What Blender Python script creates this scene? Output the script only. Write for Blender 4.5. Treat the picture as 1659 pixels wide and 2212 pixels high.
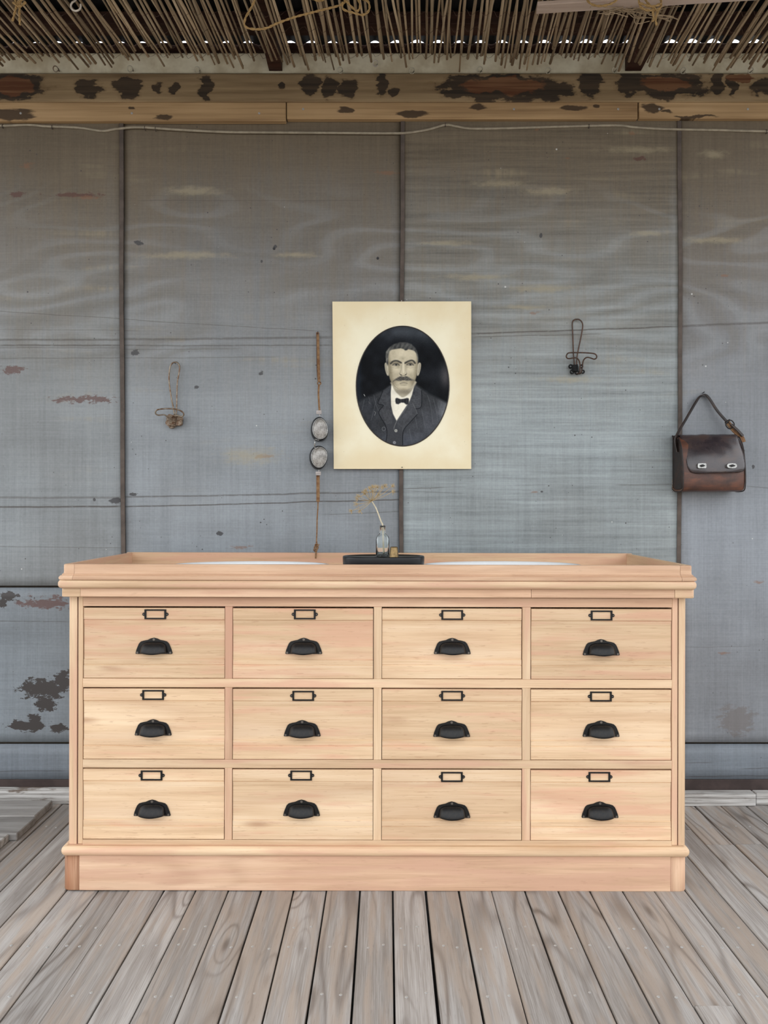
import bpy, bmesh, math, random
import numpy as np
from mathutils import Vector, Matrix, noise as mnoise
R = random.Random(7)
for o in list(bpy.data.objects): bpy.data.objects.remove(o)
SC = bpy.context.scene; COL = SC.collection

# ------------------------------------------------------------------ camera
F = 1662.0; VX = 834.0; VY = 1096.0; D0 = 2.2437; H = 1.1198     # focal px, vanishing point, metres
cam_d = bpy.data.cameras.new('camera'); cam = bpy.data.objects.new('camera', cam_d); COL.objects.link(cam)
cam.location = (0, -D0, H); cam.rotation_euler = (math.pi/2, 0, 0)
cam_d.sensor_fit = 'VERTICAL'; cam_d.sensor_height = 24.0; cam_d.lens = 24.0*F/2212.0
cam_d.shift_x = (829.5-VX)/2212.0; cam_d.shift_y = (VY-1106.0)/2212.0
cam_d.clip_start = 0.05; cam_d.clip_end = 200
SC.camera = cam
# ------------------------------------------------------------------ world, exposure
w = bpy.data.worlds.new('sky'); SC.world = w; w.use_nodes = True
bg = w.node_tree.nodes['Background']; bg.inputs[0].default_value = (0.94, 0.965, 1.0, 1); bg.inputs[1].default_value = 1.0
SC.view_settings.view_transform = 'Standard'; SC.view_settings.look = 'None'
SC.view_settings.exposure = 1.2; SC.view_settings.gamma = 1.0; SC.view_settings.use_curve_mapping = False

def P(px, py, d):                                   # photo pixel + distance -> world
    return Vector(((px-VX)/F*d, d-D0, H-(py-VY)/F*d))
def X(px, d): return (px-VX)/F*d
def Z(py, d): return H-(py-VY)/F*d

# ------------------------------------------------------------------ node helpers
class S:
    def __init__(s, nt, sock): s.nt, s.k = nt, sock
    def _m(s, op, b=None, c=None):
        n = s.nt.nodes.new('ShaderNodeMath'); n.operation = op
        for i, v in enumerate((s, b, c)):
            if v is None: continue
            if isinstance(v, S): s.nt.links.new(v.k, n.inputs[i])
            else: n.inputs[i].default_value = v
        return S(s.nt, n.outputs[0])
    def __add__(s, b): return s._m('ADD', b)
    def __sub__(s, b): return s._m('SUBTRACT', b)
    def __mul__(s, b): return s._m('MULTIPLY', b)
    def __truediv__(s, b): return s._m('DIVIDE', b)
    __radd__ = __add__; __rmul__ = __mul__
    def __rsub__(s, b): return (s*-1.0)+b
    def sin(s): return s._m('SINE')
    def abs(s): return s._m('ABSOLUTE')
    def pow(s, b): return s._m('POWER', b)
    def max(s, b): return s._m('MAXIMUM', b)
    def min(s, b): return s._m('MINIMUM', b)
    def sm(s, a, b, o0=0.0, o1=1.0):
        n = s.nt.nodes.new('ShaderNodeMapRange'); n.interpolation_type = 'SMOOTHSTEP'
        s.nt.links.new(s.k, n.inputs[0])
        for i, v in zip((1, 2, 3, 4), (a, b, o0, o1)): n.inputs[i].default_value = v
        return S(s.nt, n.outputs[0])
class M:
    """a procedural material"""
    def __init__(m, name, rough=0.6, spec=0.35, metal=0.0):
        m.mat = bpy.data.materials.new(name); m.mat.use_nodes = True; m.nt = m.mat.node_tree
        m.b = m.nt.nodes['Principled BSDF']; m.set(Roughness=rough, Metallic=metal); m.b.inputs['Specular IOR Level'].default_value = spec
        tc = m.nt.nodes.new('ShaderNodeTexCoord'); m.obj = tc.outputs['Object']
        oi = m.nt.nodes.new('ShaderNodeObjectInfo'); m.rnd = S(m.nt, oi.outputs['Random'])
        g = m.nt.nodes.new('ShaderNodeNewGeometry'); m.pos = g.outputs['Position']
    def set(m, **k):
        for a, v in k.items():
            a = a.replace('_', ' ')
            if isinstance(v, S): m.nt.links.new(v.k, m.b.inputs[a])
            elif hasattr(v, 'is_linked'): m.nt.links.new(v, m.b.inputs[a])
            else: m.b.inputs[a].default_value = v
    def xyz(m, v):
        n = m.nt.nodes.new('ShaderNodeSeparateXYZ'); m.nt.links.new(v, n.inputs[0]); return [S(m.nt, o) for o in n.outputs]
    def vec(m, *c):
        n = m.nt.nodes.new('ShaderNodeCombineXYZ')
        for i, v in enumerate(c):
            if isinstance(v, S): m.nt.links.new(v.k, n.inputs[i])
            else: n.inputs[i].default_value = v
        return n.outputs[0]
    def vm(m, op, a, b=None):
        n = m.nt.nodes.new('ShaderNodeVectorMath'); n.operation = op
        for i, v in enumerate((a, b)):
            if v is None: continue
            if isinstance(v, (tuple, list)): n.inputs[i].default_value = v
            else: m.nt.links.new(v, n.inputs[i])
        return n.outputs['Value'] if op in ('LENGTH', 'DISTANCE') else n.outputs[0]
    def noise(m, v, scale=1.0, detail=3.0, rough=0.55, dist=0.0):
        n = m.nt.nodes.new('ShaderNodeTexNoise'); m.nt.links.new(v, n.inputs['Vector'])
        n.inputs['Scale'].default_value = scale; n.inputs['Detail'].default_value = detail
        n.inputs['Roughness'].default_value = rough; n.inputs['Distortion'].default_value = dist
        return S(m.nt, n.outputs[0])
    def voro(m, v, scale=1.0, feature='F1', out='Distance'):
        n = m.nt.nodes.new('ShaderNodeTexVoronoi'); n.feature = feature; m.nt.links.new(v, n.inputs['Vector']); n.inputs['Scale'].default_value = scale
        return n.outputs[out]
    def ramp(m, f, stops):
        n = m.nt.nodes.new('ShaderNodeValToRGB'); m.nt.links.new(f.k, n.inputs[0]); e = n.color_ramp.elements
        while len(e) < len(stops): e.new(0.5)
        for el, (p, c) in zip(e, stops): el.position = p; el.color = (*c, 1)
        return n.outputs[0]
    def mix(m, f, a, b, mode='MIX'):
        n = m.nt.nodes.new('ShaderNodeMix'); n.data_type = 'RGBA'; n.blend_type = mode
        for i, v in ((0, f), (6, a), (7, b)):
            if isinstance(v, S): m.nt.links.new(v.k, n.inputs[i])
            elif isinstance(v, tuple): n.inputs[i].default_value = (*v, 1)
            elif isinstance(v, (int, float)): n.inputs[i].default_value = v
            else: m.nt.links.new(v, n.inputs[i])
        return n.outputs[2]
    def scale(m, c, f):                              # colour * scalar
        v = m.vec(f, f, f); return m.mix(1.0, c, v, 'MULTIPLY')
    def bump(m, h, strength=0.3, dist=0.002):
        n = m.nt.nodes.new('ShaderNodeBump'); n.inputs['Strength'].default_value = strength; n.inputs['Distance'].default_value = dist
        m.nt.links.new(h.k, n.inputs['Height']); m.nt.links.new(n.outputs[0], m.b.inputs['Normal'])
    def ellipses(m, x, z, items):                    # max over (1-|((x-cx)/rx,(z-cz)/rz)|)
        v = m.vec(x, z, 0.0); out = None
        for cx, cz, rx, rz in items:
            q = m.vm('MULTIPLY', m.vm('SUBTRACT', v, (cx, cz, 0)), (1/rx, 1/rz, 0))
            f = 1.0-S(m.nt, m.vm('LENGTH', q)); out = f if out is None else out.max(f)
        return out

def lin(r, g, b): return tuple(((c/255+0.055)/1.055)**2.4 if c > 10 else c/255/12.92 for c in (r, g, b))

# ------------------------------------------------------------------ materials
def wood(name, axis, cols, ring=0.25, fibre=0.2, knots=0.0, rough=0.6, tone=0.3, bump=0.25, pink=None, dark=(0.1, 0.07, 0.05), ringfreq=55, across=7.0, spec=0.25, pores=0.2, bands=0.2, rpow=2.0):
    m = M(name, rough, spec)
    c = m.xyz(m.obj); a = c['XYZ'.index(axis)]; o = [c[i] for i in range(3) if i != 'XYZ'.index(axis)]
    r = m.rnd*37.0
    def st(al, ac): return m.vec(a*al+r, o[0]*ac+r*1.7, o[1]*ac+r*0.6)
    warp = m.noise(st(2.2, 5), 1, 2)-0.5
    v1 = m.vec(a*0.9+r, (o[0]+warp*0.02)*across+r*1.7, (o[1]+warp*0.02)*across+r*0.6)
    n = m.noise(v1, 1, 1.5, 0.4)
    if knots:
        kv = m.vec(a*1.9+r, o[0]*7.5+r, o[1]*7.5)
        d = S(m.nt, m.voro(kv, 1.0)); kn = d.sm(0.0, 0.33, 1.0, 0.0)
        n = n+kn*knots
    rg = (n*ringfreq).sin()*0.5+0.5
    rg = rg.pow(rpow)
    gr = m.noise(st(1.6, 45), 1, 5, 0.6); fi = m.noise(st(9, 420), 1, 2, 0.6); lo = m.noise(st(1.1, 4.0), 1, 3)
    f = gr*0.55+lo*0.45+(fi-0.5)*fibre
    col = m.ramp(f.sm(0.3, 0.7), [(i/(len(cols)-1), q) for i, q in enumerate(cols)])
    if pink: col = m.mix((m.noise(st(1.4, 16), 2.3, 3)+(m.rnd*91.0).sin()*0.09).sm(0.46, 0.70)*0.8, col, pink)
    streak = m.noise(st(2.6, 60), 1.3, 4, 0.65).sm(0.6, 0.8)
    col = m.mix(streak*ring*0.9, col, dark)
    col = m.mix(m.noise(st(22, 230), 1, 3, 0.6).sm(0.60, 0.70)*pores, col, dark)
    col = m.scale(col, 1.0+(m.noise(st(0.35, 11), 1, 2)-0.5)*bands)
    col = m.mix(rg*lo.sm(0.35, 0.7)*ring, col, dark)
    if knots: col = m.mix(d.sm(0.0, 0.12, 0.75, 0.0), col, dark)
    col = m.scale(col, m.rnd*tone+(1.0-tone/2))
    m.set(Base_Color=col); m.bump(fi*0.5+gr*0.6-rg*ring*0.6, bump, 0.0015); return m.mat

PINE = [(0.52, 0.34, 0.205), (0.67, 0.472, 0.298), (0.77, 0.58, 0.385)]
PINK = (0.64, 0.385, 0.265)
W_X = wood('bare timber, grain across', 'X', PINE, 0.16, 0.18, 0, 0.55, 0.14, 0.15, PINK, (0.36, 0.20, 0.12))
W_Z = wood('bare timber, grain upright', 'Z', PINE, 0.16, 0.18, 0, 0.55, 0.14, 0.15, PINK, (0.36, 0.20, 0.12))
W_Y = wood('bare timber, grain deep', 'Y', PINE, 0.16, 0.18, 0, 0.55, 0.14, 0.15, PINK, (0.36, 0.20, 0.12))
PKC = [(0.50, 0.305, 0.195), (0.64, 0.415, 0.27), (0.75, 0.525, 0.36)]
WP_X = wood('pinkish timber, grain across', 'X', PKC, 0.2, 0.2, 0, 0.55, 0.1, 0.15, (0.60, 0.365, 0.25), (0.32, 0.17, 0.10))
WP_Z = wood('pinkish timber, grain upright', 'Z', PKC, 0.2, 0.2, 0, 0.55, 0.1, 0.15, (0.60, 0.34, 0.23), (0.32, 0.17, 0.10))
DRW = wood('drawer timber', 'X', [(0.57, 0.378, 0.225), (0.71, 0.508, 0.32), (0.80, 0.61, 0.415)], 0.30, 0.22, 0.12, 0.55, 0.14, 0.15, (0.68, 0.40, 0.265), (0.38, 0.19, 0.11), 26, 5, pores=0.35, bands=0.35)
DECK = wood('weathered decking', 'Y', [(0.245, 0.222, 0.202), (0.34, 0.319, 0.299), (0.425, 0.408, 0.391)], 0.72, 0.5, 0.22, 0.75, 0.24, 0.6, (0.36, 0.30, 0.25), (0.125, 0.098, 0.08), 62, 7.5, 0.2, 0.22, 0.4, 5.0)
DECKX = wood('grey old boards', 'X', [(0.19, 0.18, 0.17), (0.28, 0.27, 0.255), (0.36, 0.35, 0.335)], 0.5, 0.35, 0.2, 0.8, 0.3, 0.5, None, (0.08, 0.065, 0.055), 60, 6.5, 0.2)
REED = wood('dry reed', 'Y', [(0.24, 0.17, 0.105), (0.38, 0.285, 0.18), (0.50, 0.39, 0.26)], 0.3, 0.3, 0, 0.6, 0.7, 0.2, None, (0.07, 0.045, 0.03))
RAFT = wood('dark roof timber', 'X', [(0.022, 0.008, 0.005), (0.04, 0.015, 0.009), (0.065, 0.027, 0.016)], 0.3, 0.3, 0, 0.7, 0.2)
BATT = wood('pale batten', 'X', [(0.40, 0.30, 0.24), (0.50, 0.39, 0.32), (0.56, 0.45, 0.38)], 0.3, 0.2, 0, 0.6, 0.1, 0.2, (0.45, 0.31, 0.25), (0.25, 0.17, 0.12))
def plain(name, col, rough=0.5, metal=0.0, spec=0.5, var=0.25, vs=60, col2=None, bump=0.0):
    m = M(name, rough, spec, metal); n = m.noise(m.obj, vs, 4, 0.65)
    c2 = col2 or tuple(c*(1-var) for c in col); m.set(Base_Color=m.mix(n.sm(0.35, 0.65), col, c2))
    if bump: m.bump(n, bump, 0.002)
    return m.mat
BLACK = plain('black enamel', (0.006, 0.0065, 0.008), 0.36, 0.0, 0.32, 0.3, 150, (0.014, 0.012, 0.010))
SCREW = plain('worn screw', (0.18, 0.16, 0.14), 0.4, 0.8)
BLKWOOD = plain('black lacquer', (0.006, 0.0065, 0.008), 0.3, 0, 0.35)
CERAM = plain('white ceramic', (0.83, 0.85, 0.86), 0.12, 0, 0.5, 0.02)
BRASS = plain('aged brass', (0.26, 0.18, 0.085), 0.33, 0.9, 0.5, 0.45, 70)
RUST = plain('rusty wire', (0.16, 0.085, 0.045), 0.6, 0.4, 0.4, 0.4, 130, (0.30, 0.25, 0.19), 0.3)
RUSTW = plain('worn pale wire', (0.30, 0.26, 0.20), 0.4, 0.75, 0.5, 0.3, 60, (0.15, 0.085, 0.05), 0.2)
WIRE = plain('dark brown wire', (0.055, 0.035, 0.028), 0.5, 0.5, 0.5, 0.4, 100, (0.10, 0.055, 0.035))
WIREB = plain('black wire', (0.012, 0.013, 0.014), 0.4, 0.5)
STRAPM = plain('tan strap', (0.27, 0.165, 0.085), 0.8, 0, 0.2, 0.4, 50, (0.16, 0.075, 0.035), 0.3)
GOGB = plain('black goggle cup', (0.013, 0.013, 0.014), 0.35, 0, 0.5)
SILV = plain('dull silver', (0.50, 0.50, 0.48), 0.33, 0.9, 0.5, 0.4, 120)
LENS = plain('clouded lens', (0.42, 0.40, 0.37), 0.2, 0.0, 0.6, 0.5, 70, (0.20, 0.185, 0.165), 0.15)
BUCK = plain('dull metal clip', (0.42, 0.38, 0.36), 0.45, 0.5, 0.5, 0.2)
ROPE = plain('jute rope', (0.46, 0.30, 0.13), 0.9, 0, 0.1, 0.35, 220, None, 0.4)
CABLE = plain('old cream cable', (0.36, 0.31, 0.23), 0.6, 0, 0.4, 0.25, 40)
PLANTM = plain('dried umbel', (0.56, 0.42, 0.22), 0.8, 0, 0.2, 0.3, 90)
STEMM = plain('pale dried stem', (0.68, 0.60, 0.44), 0.7, 0, 0.3, 0.2, 60)
HOOKM = plain('pale hook', (0.66, 0.60, 0.52), 0.5, 0.2, 0.4)
EYEM = plain('dull screw eye', (0.55, 0.50, 0.38), 0.5, 0.3)
NAILM = plain('nail head', (0.50, 0.49, 0.47), 0.45, 0.2, 0.5, 0.4, 200)
NAILD = plain('dark nail head', (0.05, 0.05, 0.055), 0.6, 0.5)
GROOVE = plain('groove with painted shade', (0.13, 0.055, 0.045), 0.6)  # the groove's shade painted as a dark red-brown
BLOCK = wood('reddish corner block', 'Z', [(0.30, 0.14, 0.075), (0.48, 0.27, 0.16), (0.62, 0.40, 0.26)], 0.4, 0.3, 0, 0.55, 0.05, 0.2, (0.42, 0.19, 0.10), (0.16, 0.07, 0.04))
DARKIN = plain('raw dark inside', (0.06, 0.045, 0.03), 0.8)
SOIL = plain('dark soil', (0.05, 0.042, 0.035), 0.95)
GROUND = plain('pale yard', (0.34, 0.31, 0.27), 0.95, 0, 0.1, 0.2, 0.8)
ROOFM = plain('corrugated iron', (0.035, 0.034, 0.034), 0.7, 0.0, 0.2, 0.4, 6)
STRIP = plain('brown cover strip', (0.115, 0.09, 0.075), 0.7, 0, 0.3, 0.35, 12)
WHITEB = plain('off-white painted board', (0.86, 0.79, 0.60), 0.7, 0, 0.3, 0.35, 7, (0.62, 0.53, 0.36))
STITCH = plain('pale thread', (0.55, 0.42, 0.28), 0.8)
def leather(name, c1, c2, c3, rough):
    m = M(name, rough, 0.5); n = m.noise(m.obj, 14, 5, 0.6, 0.5); x = m.xyz(m.obj)
    s = m.noise(m.vec(x[0]*18, x[1]*60, x[2]*60), 1, 4)
    col = m.ramp(n*0.6+s*0.4, [(0.34, c1), (0.5, c2), (0.66, c3)]); m.set(Base_Color=col, Roughness=n*0.25+(rough-0.12)); m.bump(m.noise(m.obj, 350, 3)+s, 0.2, 0.0012); return m.mat
LTH = leather('brown leather', (0.035, 0.018, 0.014), (0.085, 0.035, 0.022), (0.17, 0.06, 0.03), 0.45)
LTHF = leather('polished dark leather', (0.020, 0.015, 0.018), (0.038, 0.028, 0.030), (0.070, 0.044, 0.036), 0.27)
_b = LTHF.node_tree.nodes['Principled BSDF']; _b.inputs['Coat Weight'].default_value = 0.5; _b.inputs['Coat Roughness'].default_value = 0.22
LTHD = leather('near-black leather', (0.012, 0.009, 0.008), (0.025, 0.016, 0.013), (0.06, 0.03, 0.02), 0.5)
def glass():
    m = M('clear aqua glass', 0.02); m.set(Base_Color=(0.95, 0.99, 0.99, 1), IOR=1.45); m.b.inputs['Transmission Weight'].default_value = 1.0; return m.mat
GLASS = glass()

def seg_lines(m, x, z, lines, wob):                  # thin horizontal marks: (x0,z0,x1,z1,halfwidth,strength)
    out = None
    for x0, z0, x1, z1, hw, st in lines:
        k = (z1-z0)/(x1-x0); dz = (z+wob-(x*k+(z0-k*x0))).abs()
        f = dz.sm(hw*0.4, hw*1.5, st, 0.0)*x.sm(x0-0.02, x0+0.03)*x.sm(x1-0.03, x1+0.02, 1.0, 0.0)
        out = f if out is None else out.max(f)
    return out
WD = 2.93                                             # distance of the wall
def px2(px, py, d=None): d = d or WD; return X(px, d), Z(py, d)
def wallmat():
    m = M('painted canvas-faced sheet', 0.5, 0.4); p = m.xyz(m.pos); x, z = p[0], p[2]
    at = m.nt.nodes.new('ShaderNodeAttribute'); at.attribute_type = 'OBJECT'; at.attribute_name = 'brush'; br = S(m.nt, at.outputs['Fac'])
    at2 = m.nt.nodes.new('ShaderNodeAttribute'); at2.attribute_type = 'OBJECT'; at2.attribute_name = 'tint'; tint = at2.outputs['Color']
    V = m.vec(x+m.rnd*9.0, z, 0.0)
    weave = m.noise(m.vec(x*230, z*5, 0.0), 1, 2, 0.7)*0.5+m.noise(m.vec(x*5, z*230, 3.0), 1, 2, 0.7)*0.5
    lo = m.noise(V, 1.6, 4, 0.55); vst = m.noise(m.vec(x*48, z*0.7, m.rnd*5.0), 1, 3, 0.6); hst = m.noise(m.vec(x*2.0, z*55, m.rnd*5.0), 1, 4, 0.65)
    col = m.mix(lo.sm(0.3, 0.7), (0.206, 0.220, 0.226), (0.272, 0.300, 0.316))
    col = m.mix(1.0, col, tint, 'MULTIPLY')
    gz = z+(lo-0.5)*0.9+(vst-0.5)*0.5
    col = m.mix(gz.sm(1.35, 2.5)*0.94, col, (0.138, 0.104, 0.064))                   # browner and darker high up
    ye = vst.sm(0.3, 0.6)*m.noise(m.vec(x*2.4+m.rnd*3.0, z*17, 1.0), 1, 2, 0.5).sm(0.58, 0.76)*z.sm(1.0, 1.7)*m.noise(V, 1.1, 1).sm(0.4, 0.6)
    col = m.mix(ye*0.5, col, (0.30, 0.255, 0.165))
    cn = m.noise(m.vec(x*1.25+m.rnd*3.0, z*4.2, 7.0), 1, 1.6, 0.4); band = (cn*50.0).sin()
    bm_ = m.noise(m.vec(x*1.2, z*1.6, 4.0), 1, 2).sm(0.30, 0.50)*z.sm(1.55, 1.8)*z.sm(2.15, 2.4, 1.0, 0.0)
    col = m.mix(band.sm(0.2, 1.0)*bm_*0.2, col, (0.27, 0.30, 0.315)); col = m.mix(band.sm(-1.0, -0.2, 1.0, 0.0)*bm_*0.25, col, (0.165, 0.145, 0.11))  # sheen bands of the bowed sheets painted into the colour
    fac = 1.0+(m.noise(m.vec(x*1.5+m.rnd*4.0, z*5.0, 11.0), 1, 3)-0.5)*0.4+band*bm_*0.06+(m.noise(m.vec(x*90, z*90, 8.0), 1, 3, 0.7)-0.5)*0.35+(vst-0.5)*0.38+(hst-0.5)*br*1.1+(weave-0.5)*0.65
    col = m.scale(col, fac)
    wob = (m.noise(m.vec(x*7, z*3, 2.0), 1, 3)-0.5)*0.008
    L = []
    for a, b, c, d, hw, st in ((-60, 735, 265, 735, 2.2, .55), (-60, 747, 265, 747, 2.0, .6), (-60, 752, 265, 752, 1.2, .4), (-60, 776, 600, 771, 1.2, .35), (265, 733, 718, 729, 2.6, .5),
                               (265, 746, 718, 746, 1.5, .5), (265, 755, 520, 753, 1.2, .3), (1018, 722, 1465, 706, 1.6, .7), (1018, 729, 1300, 722, 1.3, .5), (1465, 706, 1720, 695, 2.4, .55),
                               (-60, 1095, 265, 1094, 1.8, .8), (-60, 1074, 265, 1075, 2.2, .45), (265, 1074, 868, 1062, 1.8, .6), (265, 1095, 868, 1079, 1.4, .75), (868, 1056, 960, 1053, 1.1, .6),
                               (700, 1112, 868, 1104, 1.0, .4), (-60, 670, 700, 716, 0.9, .45), (-60, 712, 300, 715, .8, .3), (868, 1060, 1000, 1066, .8, .3), (1330, 1048, 1465, 1046, 2.0, .35),
                               (-60, 1180, 265, 1183, 1.0, .35), (1610, 1050, 1720, 1060, 1.0, .4), (1480, 1398, 1620, 1396, .8, .3), (-60, 1341, 150, 1343, .9, .5), (300, 433, 790, 432, .9, .35), (-60, 1667, 145, 1664, .9, .5), (1480, 1648, 1540, 1647, .8, .5), (1600, 1662, 1700, 1657, 1.0, .5), (1480, 1677, 1720, 1676, 1.0, .5)):
        x0, z0 = px2(a, b); x1, z1 = px2(c, d); L.append((x0, z0, x1, z1, hw*0.00176, st))
    col = m.mix(seg_lines(m, x, z, L, wob)*m.noise(m.vec(x*40, z*160, 5.0), 1, 4, 0.7).sm(0.2, 0.5), col, (0.050, 0.038, 0.030))
    nz = m.noise(m.vec(x*26, z*50, 0.0), 1, 8, 0.72)
    def pat(items, colr, lo_, hi_, amp, st=1.0):
        nonlocal col
        f = m.ellipses(x, z, [(*px2(a, b), c*0.00176, d*0.00176) for a, b, c, d in items])+(nz-0.5)*amp
        col = m.mix(f.sm(lo_, hi_)*st, col, colr)
    pat([(185, 863, 130, 13), (40, 422, 34, 10), (170, 423, 100, 9), (100, 1302, 105, 24), (30, 800, 40, 16), (1380, 345, 20, 8)], (0.10, 0.042, 0.032), 0.40, 0.62, 3.2, .8)
    pat([(95, 1488, 75, 34), (135, 1470, 30, 34), (100, 1520, 34, 26), (60, 1568, 62, 20), (128, 1572, 34, 14), (75, 1552, 22, 16), (20, 1288, 30, 16), (8, 1300, 14, 20)], (0.042, 0.036, 0.034), 0.34, 0.40, 2.4)
    pat([(830, 372, 50, 9), (1365, 290, 20, 9), (1158, 281, 14, 5), (1155, 678, 22, 8), (1225, 343, 12, 5), (1560, 1411, 22, 6), (1566, 597, 20, 6), (520, 1182, 50, 9), (575, 986, 40, 10), (1640, 1258, 30, 8), (1155, 1063, 20, 4), (1220, 1079, 18, 4), (185, 428, 60, 8), (60, 360, 24, 16)], (0.22, 0.11, 0.06), 0.45, 0.85, 3.0, .6)
    pat([(420, 412, 90, 14), (400, 552, 140, 12), (960, 527, 75, 9), (1030, 600, 110, 10), (640, 550, 70, 9), (1185, 415, 80, 12), (1080, 398, 90, 10), (1380, 325, 110, 10), (1540, 520, 100, 10), (1400, 505, 60, 9), (1170, 625, 90, 12), (1230, 820, 90, 10), (1540, 335, 40, 14), (1130, 665, 70, 7), (540, 985, 90, 28)], (0.36, 0.31, 0.20), 0.0, 1.0, 2.0, .55)
    pat([(1590, 1555, 55, 45)], (0.145, 0.125, 0.115), 0.2, 0.5, 2.2, .6)
    pat([(425, 836, 8, 6), (595, 532, 5, 6), (291, 762, 12, 10), (565, 564, 4, 5), (287, 1068, 14, 6), (475, 1153, 12, 8), (205, 1079, 5, 6), (565, 806, 9, 8), (250, 1083, 16, 12), (930, 835, 6, 5), (1605, 975, 4, 6), (1625, 1009, 4, 6), (1168, 510, 5, 9), (1170, 1062, 6, 4), (300, 525, 16, 10)], (0.045, 0.043, 0.045), 0.3, 0.5, 2.4, .9)
    vd = S(m.nt, m.voro(m.vec(x, z, 0.0), 30.0)); rr = m.noise(V, 6, 1)
    col = m.mix((vd+(rr-0.5)*0.22).sm(0.025, 0.06, 0.85, 0.0), col, (0.045, 0.042, 0.042))
    vd2 = S(m.nt, m.voro(m.vec(x+4.0, z, 0.0), 13.0)); col = m.mix((vd2+(rr-0.5)*0.16).sm(0.004, 0.02, 0.8, 0.0), col, (0.6, 0.6, 0.58))
    m.set(Base_Color=col, Roughness=lo*0.2+0.36); m.bump(weave*0.6+hst*0.4, 0.25, 0.001)
    return m.mat
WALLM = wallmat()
def beammat():
    m = M('scorched weathered beam', 0.75, 0.2); p = m.xyz(m.pos); x, z = p[0], p[2]; d = 2.90
    g = m.noise(m.vec(x*2.2, p[1]*40, z*55), 1, 5, 0.6); l = m.noise(m.vec(x*1.5, 0.0, z*9), 1, 3)
    col = m.ramp(g*0.5+l*0.5, [(0.32, (0.14, 0.088, 0.046)), (0.5, (0.27, 0.19, 0.105)), (0.68, (0.40, 0.29, 0.165))])
    nz = m.noise(m.vec(x*14, 0.0, z*30), 1, 7, 0.65)
    x = x+(m.noise(m.vec(p[0]*11, 3.0, z*24), 1, 3)-0.5)*0.09; z = z+(m.noise(m.vec(p[0]*13, 9.0, z*22), 1, 3)-0.5)*0.06
    E = lambda L: [(*px2(a, b, d), c*0.00174, e*0.00174) for a, b, c, e in L]
    f = m.ellipses(x, z, E([(30, 185, 75, 40), (190, 190, 30, 22), (275, 187, 32, 30), (345, 190, 14, 14), (377, 192, 14, 13), (444, 184, 18, 34), (605, 187, 10, 8), (672, 182, 22, 26), (712, 190, 20, 28), (752, 190, 24, 24), (825, 180, 14, 30), (850, 200, 14, 10), (1080, 188, 150, 34), (985, 200, 45, 16), (1185, 195, 60, 26), (1275, 178, 28, 34), (1360, 178, 34, 30), (1450, 185, 100, 32), (1555, 184, 12, 30), (1580, 184, 10, 26), (1655, 188, 40, 22)]))+(nz-0.5)*1.5
    col = m.mix(f.sm(-0.15, 0.10)*0.35, col, (0.16, 0.10, 0.05)); col = m.mix(f.sm(0.06, 0.20)*0.93, col, m.mix(g.sm(0.35, 0.65), (0.022, 0.018, 0.015), (0.055, 0.038, 0.026)))
    f2 = m.ellipses(x, z, E([(30, 185, 60, 34), (1090, 186, 130, 28), (1440, 180, 80, 22), (1600, 170, 40, 12)]))+(nz-0.5)*1.0
    col = m.mix(f2.sm(0.28, 0.42), col, m.mix(g.sm(0.4, 0.6), (0.105, 0.042, 0.020), (0.19, 0.095, 0.048)))
    m.set(Base_Color=col); m.bump(g, 0.4, 0.003); return m.mat
BEAMM = beammat()
def boardmat():
    m = M('stained pine board', 0.65, 0.25); p = m.xyz(m.pos); x, z = p[0], p[2]; d = 2.90
    g = m.noise(m.vec(x*1.6+m.rnd*9.0, p[1]*40, z*70), 1, 5, 0.6); l = m.noise(m.vec(x*1.2, m.rnd*5.0, z*5), 1, 3)
    col = m.ramp(g*0.5+l*0.5, [(0.32, (0.22, 0.13, 0.062)), (0.5, (0.42, 0.275, 0.14)), (0.68, (0.56, 0.38, 0.21))])
    nz = m.noise(m.vec(x*9, 0.0, z*50), 1, 7, 0.68)
    x = x+(m.noise(m.vec(p[0]*9, 3.0, z*30), 1, 3)-0.5)*0.10; z = z+(m.noise(m.vec(p[0]*12, 9.0, z*20), 1, 3)-0.5)*0.035
    E = lambda L: [(*px2(a, b, d), c*0.00174, e*0.00174) for a, b, c, e in L]
    f = m.ellipses(x, z, E([(20, 245, 70, 18), (350, 252, 26, 8), (285, 235, 14, 4), (745, 237, 22, 9), (890, 245, 46, 10), (1035, 228, 30, 8), (1240, 235, 40, 9), (1290, 232, 10, 5), (1410, 232, 30, 14), (1440, 240, 20, 5), (1500, 250, 60, 4)]))+(nz-0.5)*1.3
    col = m.mix(f.sm(0.1, 0.4)*0.9, col, (0.045, 0.028, 0.018)); m.set(Base_Color=col); m.bump(g, 0.3, 0.002); return m.mat
BOARDM = boardmat()
def kickmat():
    m = M('flaking white kickboard', 0.75, 0.25); p = m.xyz(m.pos); x, z = p[0], p[2]
    g = m.noise(m.vec(x*3, p[1]*60, z*110), 1, 5, 0.65); n = m.noise(m.vec(x*9, p[1]*20, z*40), 1, 4, 0.65)
    col = m.ramp(g, [(0.3, (0.13, 0.115, 0.10)), (0.5, (0.44, 0.43, 0.41)), (0.7, (0.66, 0.65, 0.63))])
    col = m.mix(n.sm(0.55, 0.68)*x.sm(-0.9, 0.2, 0.8, 0.35), col, (0.095, 0.058, 0.034)); m.set(Base_Color=col); m.bump(g, 0.5, 0.003); return m.mat
KICKM = kickmat()
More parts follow.
